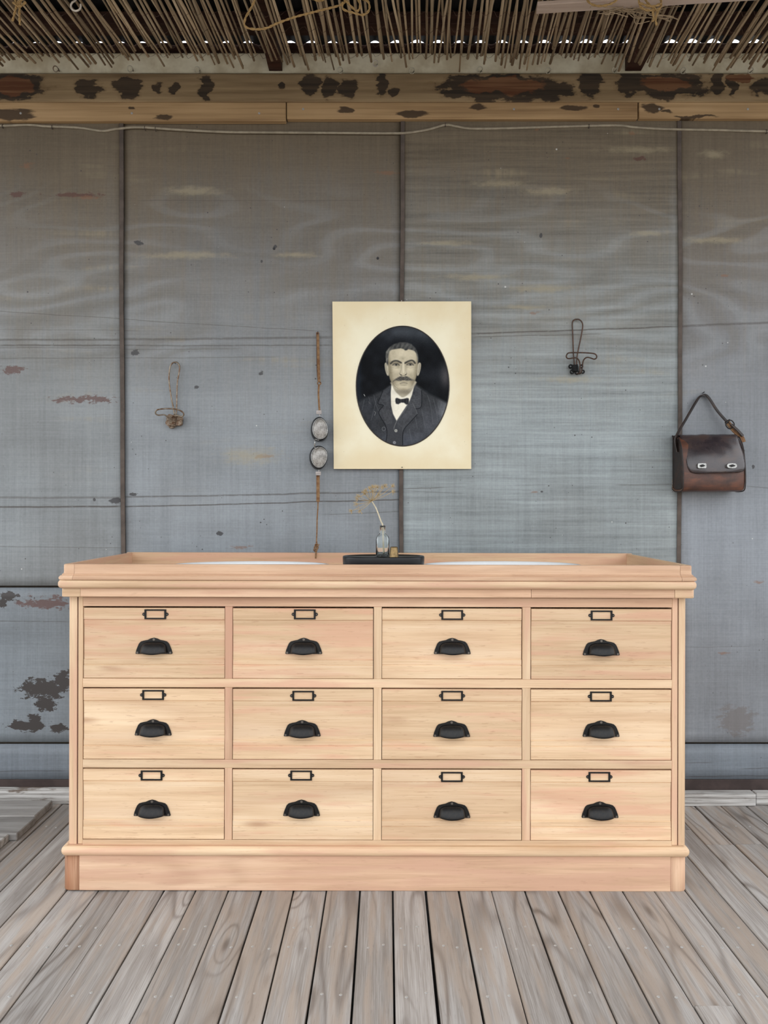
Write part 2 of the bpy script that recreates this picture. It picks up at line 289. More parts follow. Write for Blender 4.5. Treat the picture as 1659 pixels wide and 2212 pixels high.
def mountmat():
    m = M('foxed cream card', 0.7, 0.2); c = m.xyz(m.obj); x, z = c[0], c[2]
    e = (x.abs()*3.9).max(z.abs()*3.2); n = m.noise(m.obj, 5, 4, 0.6); s = m.noise(m.obj, 38, 3, 0.7)
    col = m.mix((e+(n-0.5)*0.7).sm(0.55, 1.05), (0.92, 0.86, 0.65), (0.82, 0.70, 0.46))
    col = m.mix(s.sm(0.66, 0.80)*0.35, col, (0.42, 0.31, 0.16))
    v = S(m.nt, m.voro(m.obj, 60.0)); col = m.mix((v+(n-0.5)*0.3).sm(0.0, 0.05, 0.6, 0.0), col, (0.33, 0.25, 0.15))
    m.set(Base_Color=col); return m.mat
MOUNT = mountmat()
EDGE = plain('reddish card edge', (0.16, 0.065, 0.05), 0.7)
def printmat():
    m = M('portrait print', 0.6, 0.1); a = m.nt.nodes.new('ShaderNodeAttribute'); a.attribute_name = 'ink'; m.set(Base_Color=a.outputs['Color']); return m.mat
PRINT = printmat()

# ------------------------------------------------------------------ mesh helpers
WL = {}                                               # unrotated world location of each object
def link(o, parent, loc):
    COL.objects.link(o); loc = Vector(loc); WL[o.name] = loc
    if parent is not None: o.parent = parent; o.location = loc-WL[parent.name]
    else: o.location = loc
    return o
def empty(name, loc, label=None, cat=None, group=None, kind=None, rz=0.0):
    o = bpy.data.objects.new(name, None); o.empty_display_size = 0.05; link(o, None, loc); o.rotation_euler.z = rz; return tag(o, label, cat, group, kind)
def tag(o, label=None, cat=None, group=None, kind=None):
    for k, v in (('label', label), ('category', cat), ('group', group), ('kind', kind)):
        if v: o[k] = v
    return o
def mk(name, bm, mat, parent=None, loc=(0, 0, 0), smooth=False):
    """bm is in world coordinates; the object's origin goes to loc"""
    bm.transform(Matrix.Translation(-Vector(loc)))
    bmesh.ops.recalc_face_normals(bm, faces=bm.faces)
    me = bpy.data.meshes.new(name); bm.to_mesh(me); bm.free()
    for mt in (mat if isinstance(mat, (list, tuple)) else [mat]): me.materials.append(mt)
    if smooth: me.shade_smooth()
    return link(bpy.data.objects.new(name, me), parent, loc)
def add_box(bm, x0, x1, y0, y1, z0, z1, bev=0.0, seg=1, mi=0):
    r = bmesh.ops.create_cube(bm, size=1.0); vs = r['verts']
    for v in vs: v.co = Vector(((x0+x1)/2+v.co.x*(x1-x0), (y0+y1)/2+v.co.y*(y1-y0), (z0+z1)/2+v.co.z*(z1-z0)))
    fs = {f for v in vs for f in v.link_faces}
    for f in fs: f.material_index = mi
    if bev: bmesh.ops.bevel(bm, geom=list({e for v in vs for e in v.link_edges}), offset=bev, segments=seg, profile=0.6, affect='EDGES')
def box(name, x0, x1, y0, y1, z0, z1, mat, parent=None, bev=0.0015, seg=1):
    bm = bmesh.new(); add_box(bm, x0, x1, y0, y1, z0, z1, bev, seg)
    return mk(name, bm, mat, parent, ((x0+x1)/2, (y0+y1)/2, (z0+z1)/2))
def smooth_pts(pts, n=6, closed=False):               # Catmull-Rom
    pts = [Vector(p) for p in pts]; L = len(pts); out = []
    for i in range(L if closed else L-1):
        g = (lambda k: pts[k % L]) if closed else (lambda k: pts[min(max(k, 0), L-1)])
        a, b, c, d = g(i-1), g(i), g(i+1), g(i+2)
        for j in range(n):
            t = j/n; out.append(0.5*((2*b)+(c-a)*t+(2*a-5*b+4*c-d)*t*t+(3*b-a-3*c+d)*t**3))
    if not closed: out.append(pts[-1])
    return out
def add_tube(bm, pts, r, sides=8, closed=False, mi=0, flat=None, up=None):
    """r: radius or list; flat: (half-width, half-thickness) gives a strap; up: its width direction"""
    pts = [Vector(p) for p in pts]; n = len(pts); rings = []; ref = Vector(up) if up else Vector((0.13, 0.93, 0.31))
    for i, p in enumerate(pts):
        a = pts[(i-1) % n] if closed or i else p; b = pts[(i+1) % n] if closed or i < n-1 else p
        t = (b-a).normalized() if (b-a).length > 1e-9 else Vector((0, 0, 1)); u = ref-t*ref.dot(t)
        if u.length < 1e-4: u = t.orthogonal()
        u.normalize(); v = t.cross(u)
        if not up: ref = u
        ri = r[i] if isinstance(r, (list, tuple)) else r; ring = []
        if flat:
            hw, ht = flat
            for s, q in ((-1, -1), (1, -1), (1, 1), (-1, 1)): ring.append(bm.verts.new(p+u*hw*s+v*ht*q))
        else:
            for k in range(sides):
                an = 2*math.pi*k/sides; ring.append(bm.verts.new(p+(u*math.cos(an)+v*math.sin(an))*ri))
        rings.append(ring)
    m = len(rings[0])
    for i in range(n if closed else n-1):
        A, B = rings[i], rings[(i+1) % n]
        for k in range(m): bm.faces.new((A[k], A[(k+1) % m], B[(k+1) % m], B[k])).material_index = mi
    if not closed:
        bm.faces.new(rings[0][::-1]).material_index = mi; bm.faces.new(rings[-1]).material_index = mi
def add_lathe(bm, c, prof, n=24, sx=1.0, sy=1.0, mi=0, cap0=True, cap1=True, pw=2.0):
    """prof: (radius, z) list; pw>2 gives a squarer plan"""
    rings = []
    for r, z in prof:
        ring = []
        for k in range(n):
            a = 2*math.pi*k/n; ca, sa = math.cos(a), math.sin(a)
            if pw != 2.0: ca = math.copysign(abs(ca)**(2/pw), ca); sa = math.copysign(abs(sa)**(2/pw), sa)
            ring.append(bm.verts.new((c[0]+r*ca*sx, c[1]+r*sa*sy, c[2]+z)))
        rings.append(ring)
    for A, B in zip(rings, rings[1:]):
        for k in range(n): bm.faces.new((A[k], A[(k+1) % n], B[(k+1) % n], B[k])).material_index = mi
    if cap0: bm.faces.new(rings[0][::-1]).material_index = mi
    if cap1: bm.faces.new(rings[-1]).material_index = mi
def add_poly_y(bm, pts, y0, y1, mi=0):                # outline in (x,z) extruded in y
    a = [bm.verts.new((p[0], y0, p[1])) for p in pts]; b = [bm.verts.new((p[0], y1, p[1])) for p in pts]; n = len(pts)
    bm.faces.new(a).material_index = mi; bm.faces.new(b[::-1]).material_index = mi
    for k in range(n): bm.faces.new((a[k], b[k], b[(k+1) % n], a[(k+1) % n])).material_index = mi
def add_prism_x(bm, prof, x0, x1, mi=0):              # profile in (y,z) extruded in x
    a = [bm.verts.new((x0, y, z)) for y, z in prof]; b = [bm.verts.new((x1, y, z)) for y, z in prof]; n = len(prof)
    bm.faces.new(a).material_index = mi; bm.faces.new(b[::-1]).material_index = mi
    for k in range(n): bm.faces.new((a[k], b[k], b[(k+1) % n], a[(k+1) % n])).material_index = mi
def add_sweep(bm, stations, prof):
    """stations: (x,y,nx,ny); prof: closed (offset outwards, z) list"""
    rings = [[bm.verts.new((x+nx*o, y+ny*o, z)) for o, z in prof] for x, y, nx, ny in stations]; m = len(prof)
    for A, B in zip(rings, rings[1:]):
        for k in range(m): bm.faces.new((A[k], A[(k+1) % m], B[(k+1) % m], B[k]))
    bm.faces.new(rings[0]); bm.faces.new(rings[-1][::-1])
def solid(o, t, off=0.0):
    md = o.modifiers.new('thickness', 'SOLIDIFY'); md.thickness = t; md.offset = off; return o

# ------------------------------------------------------------------ ground and floor
YW = WD-D0                                            # wall face
bm = bmesh.new(); add_box(bm, -40, 40, -60, 1.2, -0.62, -0.60); tag(mk('yard_ground', bm, GROUND), kind='structure')
floor = empty('floor', (0, -1.0, 0), kind='structure')
box('underfloor_soil', -2.35, 2.35, -3.3, 0.8, -0.20, -0.16, SOIL, floor, 0)
DB = D0
edges_px = [141, 210, 277, 352.5, 421.5, 492.5, 562.5, 634, 705, 777.5, 848, 919, 991.5, 1061.5, 1134, 1205.5, 1274, 1345, 1414, 1481.5]
ex = [X(p, DB) for p in edges_px]
while ex[0] > -2.25: ex.insert(0, ex[0]-0.0952+R.uniform(-.002, .002))
while ex[-1] < 2.25: ex.append(ex[-1]+0.0952+R.uniform(-.002, .002))
gap = {round(X(919, DB), 4): 0.0075, round(X(562.5, DB), 4): 0.0055, round(X(705, DB), 4): 0.0055, round(X(991.5, DB), 4): 0.0055, round(X(634, DB), 4): 0.0045, round(X(277, DB), 4): 0.0012, round(X(848, DB), 4): 0.004}
gaps = [gap.get(round(e, 4), R.uniform(0.0025, 0.0052)) for e in ex]
def plank(x0, x1, y0, y1, g0, g1, drop):
    """x0/x1 edges; g0/g1 half gaps"""
    bm = bmesh.new(); n = 7; cols = []
    a0, a1 = R.uniform(0, 9), R.uniform(0, 9); cup = R.uniform(-.0012, .0012)
    for i in range(n+1):
        y = y0+(y1-y0)*i/n; wl = math.sin(a0+y*2.1)*0.0011; wr = math.sin(a1+y*1.7)*0.0011
        l, r = x0+g0+wl, x1-g1+wr; e = 0.0022
        cols.append([bm.verts.new(q) for q in ((l, y, -0.022), (l, y, -e+drop), (l+e, y, drop), ((l+r)/2, y, drop+cup), (r-e, y, drop), (r, y, -e+drop), (r, y, -0.022))])
    for A, B in zip(cols, cols[1:]):
        for k in range(7): bm.faces.new((A[k], A[(k+1) % 7], B[(k+1) % 7], B[k]))
    bm.faces.new(cols[0]); bm.faces.new(cols[-1][::-1])
    return mk('floor_plank', bm, DECK, floor, ((x0+x1)/2, (y0+y1)/2, 0))
nail_me = None
def nail(parent, x, y, z, mat=NAILM, r=0.0042, axis='Z'):
    bm = bmesh.new(); add_lathe(bm, (0, 0, 0), [(r, -0.003), (r, 0.0), (r*0.75, 0.0009), (r*0.2, 0.0011)], 8)
    if axis == 'Y': bm.transform(Matrix.Rotation(math.pi/2, 4, 'X'))
    bm.transform(Matrix.Translation((x, y, z))); return mk('nail_head', bm, mat, parent, (x, y, z))
nproto = None
YF = 0.676
def dep(py): return F*H/(py-VY)-D0                   # floor depth at a pixel row
joist = [dep(2003), dep(2045), dep(2150), 0.45]
for i in range(len(ex)-1):
    x0, x1 = ex[i], ex[i+1]; drop = R.uniform(-0.0015, 0.0008); pc = (x0+x1)/2
    cuts = [YF, -3.2]; pxc = VX+pc/DB*F
    if 1481 < pxc < 1620: cuts = [YF, dep(1793), -3.2]
    elif 1620 < pxc < 1760: cuts = [YF, dep(1824), -3.2]
    elif 1345 < pxc < 1420: cuts = [YF, dep(2172), -3.2]
    for a, b in zip(cuts, cuts[1:]):
        pk = plank(x0, x1, b+0.0008, a-0.0008, gaps[i]/2, gaps[i+1]/2, drop)
        if abs(pc) < 1.35:
            for j, yy in enumerate(joist):
                if not (b < yy < a) or (j == 0 and i % 3) or (j == 2 and i % 2): continue
                if j == 3 and -0.95 < pc < 0.9: continue
                for sx in (0.27, 0.72):
                    xx = x0+(x1-x0)*sx+R.uniform(-.006, .006); y2 = yy+R.uniform(-.01, .01); L3 = (xx, y2, drop+0.0003)
                    if nproto is None: nproto = nail(pk, *L3)
                    else:
                        c = nproto.copy(); COL.objects.link(c); c.parent = pk; WL[c.name] = Vector(L3); c.location = Vector(L3)-WL[pk.name]
# raised boards at the left, laid along the wall
landing = empty('boarded_landing', (-1.8, 0.3, 0), 'low grey boards laid lengthwise along the wall beside the vanity', 'boards')
yb = 0.625
for i, xe in enumerate((-1.243, -1.238, -1.262, -1.236, -1.250)):
    wdt = (0.150, 0.143, 0.146, 0.15, 0.145)[i]
    box('landing_board', -2.25, xe, yb-wdt+0.004, yb, 0.001, 0.027+R.uniform(-.002, .002), DECKX, landing, 0.003); yb -= wdt

# ------------------------------------------------------------------ back wall
wall = empty('wall_back', (0, YW, 0), kind='structure')
sx_ = [X(265.5, WD), X(868.5, WD), X(1466, WD)]
cols_ = [-2.12]+sx_+[2.2]; ztop = 2.80
zs = Z(1605, WD); zs0 = Z(1267, WD)
def sheet(x0, x1, z0, z1, seed, tint, brush, yoff=0.0, amp=0.006):
    bm = bmesh.new(); nx, nz = max(4, int((x1-x0)/0.035)), max(3, int((z1-z0)/0.035)); g = []
    for i in range(nx+1):
        row = []
        for j in range(nz+1):
            u, v = i/nx, j/nz; x, z = x0+(x1-x0)*u, z0+(z1-z0)*v
            e = min(1, 5*min(u, 1-u))**2*min(1, 5*min(v, 1-v))**2; d = (mnoise.noise((x*1.6+seed, z*2.4, seed))*1.0+0.5*mnoise.noise((x*3.5+seed, z*6, seed+3)))*amp*e
            row.append(bm.verts.new((x, YW+yoff+d, z)))
        g.append(row)
    for i in range(nx):
        for j in range(nz): bm.faces.new((g[i][j], g[i+1][j], g[i+1][j+1], g[i][j+1]))
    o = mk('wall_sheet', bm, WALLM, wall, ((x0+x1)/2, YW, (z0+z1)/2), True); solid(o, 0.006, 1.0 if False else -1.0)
    o['tint'] = tint; o['brush'] = brush; return o
g_ = 0.0025
sheet(cols_[0], cols_[1]-g_, zs0+0.004, ztop, 1.0, (0.95, 0.94, 0.93), 0.25)
sheet(cols_[0], cols_[1]-g_, zs+0.005, zs0-0.004, 2.0, (0.76, 0.79, 0.83), 0.25, 0.003)  # darker tint: shade low on the wall put into the sheet colour
sheet(cols_[1]+g_, cols_[2]-g_, zs+0.005, ztop, 5.0, (1.0, 1.0, 1.02), 0.15)
sheet(cols_[2]+g_, cols_[3]-g_, zs+0.005, ztop, 8.0, (1.14, 1.18, 1.16), 1.05)
sheet(cols_[3]+g_, cols_[4], zs+0.005, ztop, 11.0, (0.92, 0.91, 0.95), 0.15)
for i in range(4): sheet(cols_[i]+(g_ if i else 0), cols_[i+1]-g_, 0.085, zs-0.004, 20.0+i, (0.70, 0.74, 0.81), 0.3, 0.006, 0.002)  # tint holds painted-in shade along the foot of the wall
box('wall_backing', -2.12, 2.2, YW+0.018, YW+0.06, -0.02, 2.84, DARKIN, wall, 0)
box('bottom_plate', -2.12, 2.2, YW-0.002, YW+0.016, 0.02, 0.084, plain('dark reddish timber', (0.06, 0.042, 0.038), 0.7, 0, 0.3, 0.35, 10), wall, 0.002)  # dark reddish plate along the wall's lower edge
for k, sx in enumerate(sx_):
    zz = np.linspace(zs-0.01, Z(258, WD), 14); pts = [(sx+0.0035*math.sin(z*2.1+k*2)+0.001*math.sin(z*9+k), YW-0.005, z) for z in zz]
    bm = bmesh.new(); add_tube(bm, pts, 0, flat=(0.0075, 0.003), up=(1, 0, 0)); mk('cover_strip', bm, STRIP, wall, (sx, YW, 1.2))
for px, py in ((62, 1622), (68, 1675), (1491, 1618), (1585, 1618), (1496, 1672), (1537, 1703), (1300, 700), (880, 348), (1473, 289), (1574, 274), (884, 527), (816, 558), (592, 537)):
    q = P(px, py, WD); nail(wall, q.x, YW-0.002+(0.006 if py > 1610 else 0), q.z, NAILD, 0.0075 if py > 1600 else 0.005, 'Y')
# kickboards
bb = empty('baseboard_back', (0, YW-0.02, 0), kind='structure')
kz = 0.046
for x0, x1, y0 in ((-2.1, -0.3, YW-0.028), (-0.298, X(1632, 2.885), YW-0.050), (X(1634, 2.885)+0.002, 2.2, YW-0.040)):
    box('kick_board', x0, x1, y0, YW-0.004, 0.0005, kz+(0.012 if x0 < -2 else 0), KICKM, bb, 0.004, 2)
# ------------------------------------------------------------------ beams over the wall
tr = box('trim_1', -2.12, 2.2, YW-0.030, YW-0.0005, Z(219.5, 2.90), Z(158, 2.90), BEAMM, None, 0.003); tag(tr, kind='structure')
zt, zb = Z(220.5, 2.905), Z(261, 2.905)
for i, (a, b, c) in enumerate(((-760, 618, 261.5), (619, 1378, 257), (1380, 2100, 256))):
    x0, x1 = X(a, 2.905)+0.0008, X(b, 2.905)-0.0008; x0 = max(x0, -2.12); x1 = min(x1, 2.2)
    o = box('trim_%d' % (i+2), x0, x1, YW-0.026, YW-0.0005, Z(c, 2.905), zt, BOARDM, None, 0.0025); tag(o, kind='structure')
    for k in range(3):
        px = (45, 285, 560)[k] if i == 0 else (655, 1110, 1335)[k] if i == 1 else (1424, 1615, 1800)[k]
        q = P(px, 236 if i else 245, 2.905); nail(o, q.x, YW-0.0268, q.z, NAILM, 0.0045, 'Y')
o = box('trim_5', -2.12, 2.2, YW-0.010, YW+0.03, Z(158, 2.92)+0.001, Z(114, 2.92), WHITEB, None, 0.003); tag(o, kind='structure')
o = box('trim_6', -2.12, 2.2, YW+0.002, YW+0.06, Z(114, 2.93)+0.001, 2.892, RAFT, None, 0.003); tag(o, kind='structure')
# ------------------------------------------------------------------ roof
ceil = empty('ceiling', (0, -0.4, 2.95), kind='structure')
YR = -1.55                                            # front edge of the roof
bm = bmesh.new(); pitch = 0.0805; nseg = 10; N = int(4.9/pitch*nseg); rows = []
for j, y in enumerate((YR, -0.4, YW)):
    rows.append([bm.verts.new((-2.4+4.9*i/N, y, 2.8905+0.0035*(-2.4+4.9*i/N)+(YW-y)*0.045+0.0085*math.sin(2*math.pi*i/nseg)+0.006*mnoise.noise((i*0.037, 0, 0)))) for i in range(N+1)])
for A, B in zip(rows, rows[1:]):
    for k in range(N): bm.faces.new((A[k], A[k+1], B[k+1], B[k]))
solid(mk('roof_sheet', bm, ROOFM, ceil, (0, -0.4, 2.95), True), 0.0015)
for px, wd in ((590, .05), (1380, .06), (-250, .05), (2100, .05)):
    xx = X(px, 2.85); bm = bmesh.new(); add_prism_x(bm, [(YR+0.05, 2.86), (YW-0.012, 2.775), (YW-0.012, 2.866), (YR+0.05, 2.966)], xx-wd/2, xx+wd/2); mk('rafter', bm, RAFT, ceil, (xx, -0.4, 2.85))
for yy, zz in ((0.52, 2.835), (-0.2, 2.868), (-0.95, 2.90)):
    bm = bmesh.new(); add_box(bm, -2.3, 2.35, yy-0.035, yy+0.035, zz, zz+0.045, 0.002); mk('purlin', bm, RAFT, ceil, (0, yy, zz))
# reed screen slung under the roof
reeds = empty('reed_screen', (0, -0.1, 2.71), 'brown reed screen slung under the corrugated roof', 'reed screen')
ZR = 2.712
protos = []
for k in range(10):
    n = 11; pts = []; L = 1.25; kx = [R.uniform(-1, 1) for _ in range(4)]
    for i in range(n):
        t = i/(n-1); y = -L*t
        pts.append((0.006*kx[0]*math.sin(3.1*t+k)+0.004*kx[1]*math.sin(9*t+2*k)+R.uniform(-.0013, .0013), y, 0.005*kx[2]*math.sin(5*t+k)+R.uniform(-.001, .001)))
    bm = bmesh.new(); rr = R.uniform(0.0042, 0.0062); add_tube(bm, pts, [rr*(0.82+0.18*i/n)*(1.12 if i % 4 == 2 else 1) for i in range(n)], 6)
    bmesh.ops.recalc_face_normals(bm, faces=bm.faces); me = bpy.data.meshes.new('reed'); bm.to_mesh(me); bm.free(); me.materials.append(REED); me.shade_smooth(); protos.append(me)
xx = -1.62; cnt = 0
while xx < 1.66 and cnt < 290:
    o = bpy.data.objects.new('reed', R.choice(protos)); COL.objects.link(o); o.parent = reeds
    px = VX+xx/2.72*F; ye = P(0, 0, 2.735).y+R.gauss(0, 0.035)+(0.03 if 1350 < px < 1420 else 0)+0.02*math.sin(px*0.013)
    o.location = Vector((xx, min(ye, YW-0.045), ZR+R.uniform(-0.006, 0.012)))-WL['reed_screen']
    o.rotation_euler = (math.radians(R.gauss(-0.4, 0.6)), R.uniform(0, 0.4), -math.radians(3.6+R.gauss(0, 1.3)+(4 if R.random() < 0.04 else 0)))
    o.scale = (s := R.uniform(0.7, 1.18), 1, s); cnt += 1
    xx += R.choice((0.008, 0.0105, 0.0125, 0.0145, 0.0165)) if R.random() > 0.06 else 0.030
for py in (-40, 28, 64, 97, 118):
    d = F*(ZR-H)/(VY-py); pts = [(-1.6+i*0.011, d-D0+0.006*math.sin(i*0.25)+0.004*(-1)**i+R.uniform(-.002, .002), ZR+0.007*(-1)**(i//2)-0.002) for i in range(294)]
    bm = bmesh.new(); add_tube(bm, pts, 0.0006, 4); mk('binding_wire', bm, WIRE, reeds, (0, d-D0, ZR))

# ------------------------------------------------------------------ the vanity
def add_prism_z(bm, pts, z0, z1):
    a = [bm.verts.new((p[0], p[1], z0)) for p in pts]; b = [bm.verts.new((p[0], p[1], z1)) for p in pts]; n = len(pts)
    bm.faces.new(a[::-1]); bm.faces.new(b)
    for k in range(n): bm.faces.new((a[k], a[(k+1) % n], b[(k+1) % n], b[k]))
XC = -0.024
van = empty('vanity_cabinet', (XC, 0.28, 0), 'bare pine vanity cabinet with twelve drawers and black cup pulls', 'cabinet')
van.rotation_euler.y = 0.0024
top = empty('tray_worktop', (XC, 0.28, 0.886), 'pine worktop with a raised moulded lip all round lying on the vanity', 'worktop'); top.rotation_euler.y = 0.0024
DC = D0+0.012; YC = 0.012; YBK = 0.575
def xc(px): return X(px, DC)
def zc(py): return Z(py, DC)
z_pl = Z(1849.5, D0); z_bead = Z(1833, D0-0.012); z_fas0 = Z(1291, D0-0.013); z_sl0 = Z(1273.4, D0-0.028); z_sl1 = Z(1254.6, D0-0.028); z_tr = Z(1220.2, D0-0.012)
xL, xR = xc(146), xc(1481.5)
def U(x0, x1, yf, yb, r, which):
    """stations of a U-shaped path seen from above: left side, left corner, front (a..b), right corner, right side"""
    k = 8; a0 = [(x0, yb, -1, 0), (x0, yf+r, -1, 0)]
    arcl = [(x0+r-r*math.cos(t), yf+r-r*math.sin(t), -math.cos(t), -math.sin(t)) for t in [math.pi/2*i/k for i in range(k+1)]]
    arcr = [(x1-r+r*math.sin(t), yf+r-r*math.cos(t), math.sin(t), -math.cos(t)) for t in [math.pi/2*i/k for i in range(k+1)]]
    if which == 'L': return a0
    if which == 'cl': return arcl
    if which == 'cr': return arcr
    if which == 'R': return [(x1, yf+r, 1, 0), (x1, yb, 1, 0)]
    if which == 'all': return a0[:1]+arcl+arcr+[(x1, yb, 1, 0)]
    a, b = which; return [(a, yf, 0, -1), (b, yf, 0, -1)]
def swp(name, st, prof, mat, smooth=False, par=None):
    bm = bmesh.new(); add_sweep(bm, st, prof); c = sum((Vector((s[0], s[1], prof[0][1])) for s in st), Vector())/len(st)
    o = mk(name, bm, mat, par or van, c, smooth); return o
def rounded(o0, o1, z0, z1, r, n=4):                   # profile with a rounded outer edge
    p = [(o0, z0), (o1-r, z0)]+[(o1-r+r*math.sin(t), z0+r-r*math.cos(t)) for t in [math.pi/2*i/n for i in range(1, n+1)]]
    p += [(o1-r+r*math.cos(t), z1-r+r*math.sin(t)) for t in [math.pi/2*i/n for i in range(0, n+1)]]+[(o0, z1)]; return p
# plinth
pxl, pxr = X(135, D0), X(1484.5, D0); ja, jb = X(171, D0), X(1448.5, D0)
pp = [(-0.02, 0.001), (-0.001, 0.001), (0, 0.003), (0, z_pl), (-0.02, z_pl)]
stc = U(pxl, pxr, 0, YBK, 0.02, 'cl'); swp('plinth_corner_block', stc+[(ja-0.0004, 0, 0, -1)], pp, BLOCK, True)
stc = U(pxl, pxr, 0, YBK, 0.02, 'cr'); swp('plinth_corner_block', [(jb+0.0004, 0, 0, -1)]+stc, pp, WP_Z, True)
swp('plinth_board', U(pxl, pxr, 0, YBK, 0.02, (ja+0.0004, jb-0.0004)), pp, WP_X)
for w_ in 'LR': swp('plinth_board', U(pxl, pxr, 0, YBK, 0.02, w_), pp, W_Y)
bxl, bxr = X(127.5, D0-0.012), X(1493.5, D0-0.012)
swp('base_moulding', U(bxl, bxr, -0.012, YBK, 0.018, 'all'), rounded(-0.0172, 0, z_pl+0.0005, z_bead, (z_bead-z_pl)/2-0.0006), W_X, True)
box('base_board', bxl+0.0176, bxr-0.0176, -0.012+0.0176, YBK-0.001, z_pl+0.001, z_bead-0.0003, W_X, van, 0)
# carcass
zb0, zb1 = z_bead+0.0005, z_fas0-0.0005
for s in (-1, 1):
    xo = xL if s < 0 else xR
    box('side_panel', min(xo, xo-s*0.018), max(xo, xo-s*0.018), YC+0.045, YBK, zb0, z_sl0-0.001, W_Z, van)
    xi = xc(165) if s < 0 else xc(1465); r = 0.011
    arc = [(xo-s*r+s*r*math.sin(t), YC+r-r*math.cos(t)) for t in [math.pi/2*i/6 for i in range(7)]]
    pts = [(xi, YC)]+arc+[(xo, YC+0.0445), (xi, YC+0.0445)]
    bm = bmesh.new(); add_prism_z(bm, pts if s > 0 else pts, zb0, zb1); mk('corner_post', bm, W_Z, van, ((xi+xo)/2, YC+0.02, (zb0+zb1)/2))
    a, b = (xc(167.4), xc(177.5)) if s < 0 else (xc(1451), xc(1463)); box('stile', a, b, YC+0.001, YC+0.04, zb0, zb1, W_Z, van, 0.001)
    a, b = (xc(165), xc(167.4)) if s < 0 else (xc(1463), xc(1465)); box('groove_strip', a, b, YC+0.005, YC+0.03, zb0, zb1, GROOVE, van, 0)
box('back_panel', xL+0.019, xR-0.019, YBK-0.015, YBK, zb0, z_sl0-0.001, W_X, van, 0)
box('base_panel', xL+0.019, xR-0.019, YC+0.05, YBK-0.016, zb0, zb0+0.012, DARKIN, van, 0)
fx0, fx1 = xc(177.8), xc(1450.7)
rows = [(1311.3, 1467), (1486, 1641.7), (1660, 1815.3)]
for a, b in ((1291.4, 1311.0), (1467.2, 1485.8), (1642, 1659.8), (1815.5, 1832.2)):
    box('rail', fx0, fx1, YC, YC+0.03, zc(b), zc(a), WP_X if a < 1300 else W_X, van, 0.0008)
dx = [(178.3, 484.3), (501, 805.6), (823.6, 1126.8), (1145.4, 1450)]
for i in range(3):
    for r0, r1 in rows: box('divider', xc(dx[i][1]+0.4), xc(dx[i+1][0]-0.4), YC+0.0005, YC+0.03, zc(r1), zc(r0), WP_Z if i == 0 else W_Z, van, 0.0008)
# drawers
def cup_pull_mesh():
    s = DC/F; bm = bmesh.new(); k = 1/10.37*s
    out = [(335, 1240), (352, 1165), (385, 1080), (412, 1020), (450, 980), (520, 960), (600, 945), (670, 912), (740, 895), (810, 912), (880, 945), (965, 960), (1030, 980), (1072, 1020), (1100, 1080), (1133, 1165), (1152, 1240), (1140, 1250), (345, 1250)]
    o2 = [((u-744)*k, (1085-v)*k) for u, v in out]; add_poly_y(bm, o2, -0.0022, 0.0005)
    nu, nv = 22, 9; W, D = 310*k, 0.024; g = []
    for i in range(nu+1):
        u = -1+2*i/nu; row = []
        for j in range(nv+1):
            v = j/nv; t = v*math.pi/2; e = max(0.0, 1-abs(u)**3.2)**(1/2.2)
            top = 105*k; bot = -(132*k)-(0.0035*math.cos(u*math.pi/2)**2)
            z = top+(bot-top)*(1-math.cos(t))*1.0; z = top-(top-bot)*v**1.15
            y = -0.002-D*e*math.sin(t)**0.75
            zz = z if abs(u) < 0.999 else z
            row.append(bm.verts.new((u*W*(1-0.10*(1-v)*abs(u)**2), y, zz-(0.012*(1-v)*abs(u)**4))))
        g.append(row)
    for i in range(nu):
        for j in range(nv): bm.faces.new((g[i][j], g[i+1][j], g[i+1][j+1], g[i][j+1]))
    for u, v, r in ((742, 930, 24), (372, 1222, 20), (1112, 1222, 20)):
        n0 = len(bm.verts); c = ((u-744)*k, (1085-v)*k); ring = [bm.verts.new((c[0]+r*k*math.cos(a), -0.0034, c[1]+r*k*math.sin(a))) for a in [2*math.pi*q/10 for q in range(10)]]
        ring2 = [bm.verts.new((p.co.x, -0.002, p.co.z)) for p in ring]; bm.faces.new(ring).material_index = 1
        for q in range(10): bm.faces.new((ring[q], ring[(q+1) % 10], ring2[(q+1) % 10], ring2[q])).material_index = 1
    bmesh.ops.recalc_face_normals(bm, faces=bm.faces); me = bpy.data.meshes.new('cup_pull'); bm.to_mesh(me); bm.free(); me.materials.append(BLACK); me.materials.append(SCREW)
    for p in me.polygons: p.use_smooth = len(p.vertices) == 4
    return me
def card_frame_mesh():
    k = DC/F; bm = bmesh.new(); w, h, t = 23.4*k, 10.7*k, 4.0*k
    for x0, x1, z0, z1 in ((-w, w, h-t*0.75, h), (-w, w, -h, -h+t*0.75), (-w, -w+t, -h+t*.75, h-t*.75), (w-t, w, -h+t*.75, h-t*.75)): add_box(bm, x0, x1, -0.0035, 0.0004, z0, z1, 0.0006)
    for s in (-1, 1):
        ear = [(s*(w-0.001), 0.0055)]+[(s*(w+0.0022+0.0045*math.cos(a)), 0.0048*math.sin(a)) for a in [math.pi/2-math.pi*i/8 for i in range(9)]]+[(s*(w-0.001), -0.0055)]
        add_poly_y(bm, ear, -0.0016, 0.0004)
        c = s*(w+0.0028); ring = [bm.verts.new((c+0.0019*math.cos(a), -0.0026, 0.0019*math.sin(a))) for a in [2*math.pi*q/8 for q in range(8)]]; f = bm.faces.new(ring); f.material_index = 1
        r2 = [bm.verts.new((v.co.x, -0.0015, v.co.z)) for v in ring]
        for q in range(8): bm.faces.new((ring[q], ring[(q+1) % 8], r2[(q+1) % 8], r2[q])).material_index = 1
    bmesh.ops.recalc_face_normals(bm, faces=bm.faces); me = bpy.data.meshes.new('card_frame'); bm.to_mesh(me); bm.free(); me.materials.append(BLACK); me.materials.append(SCREW); return me
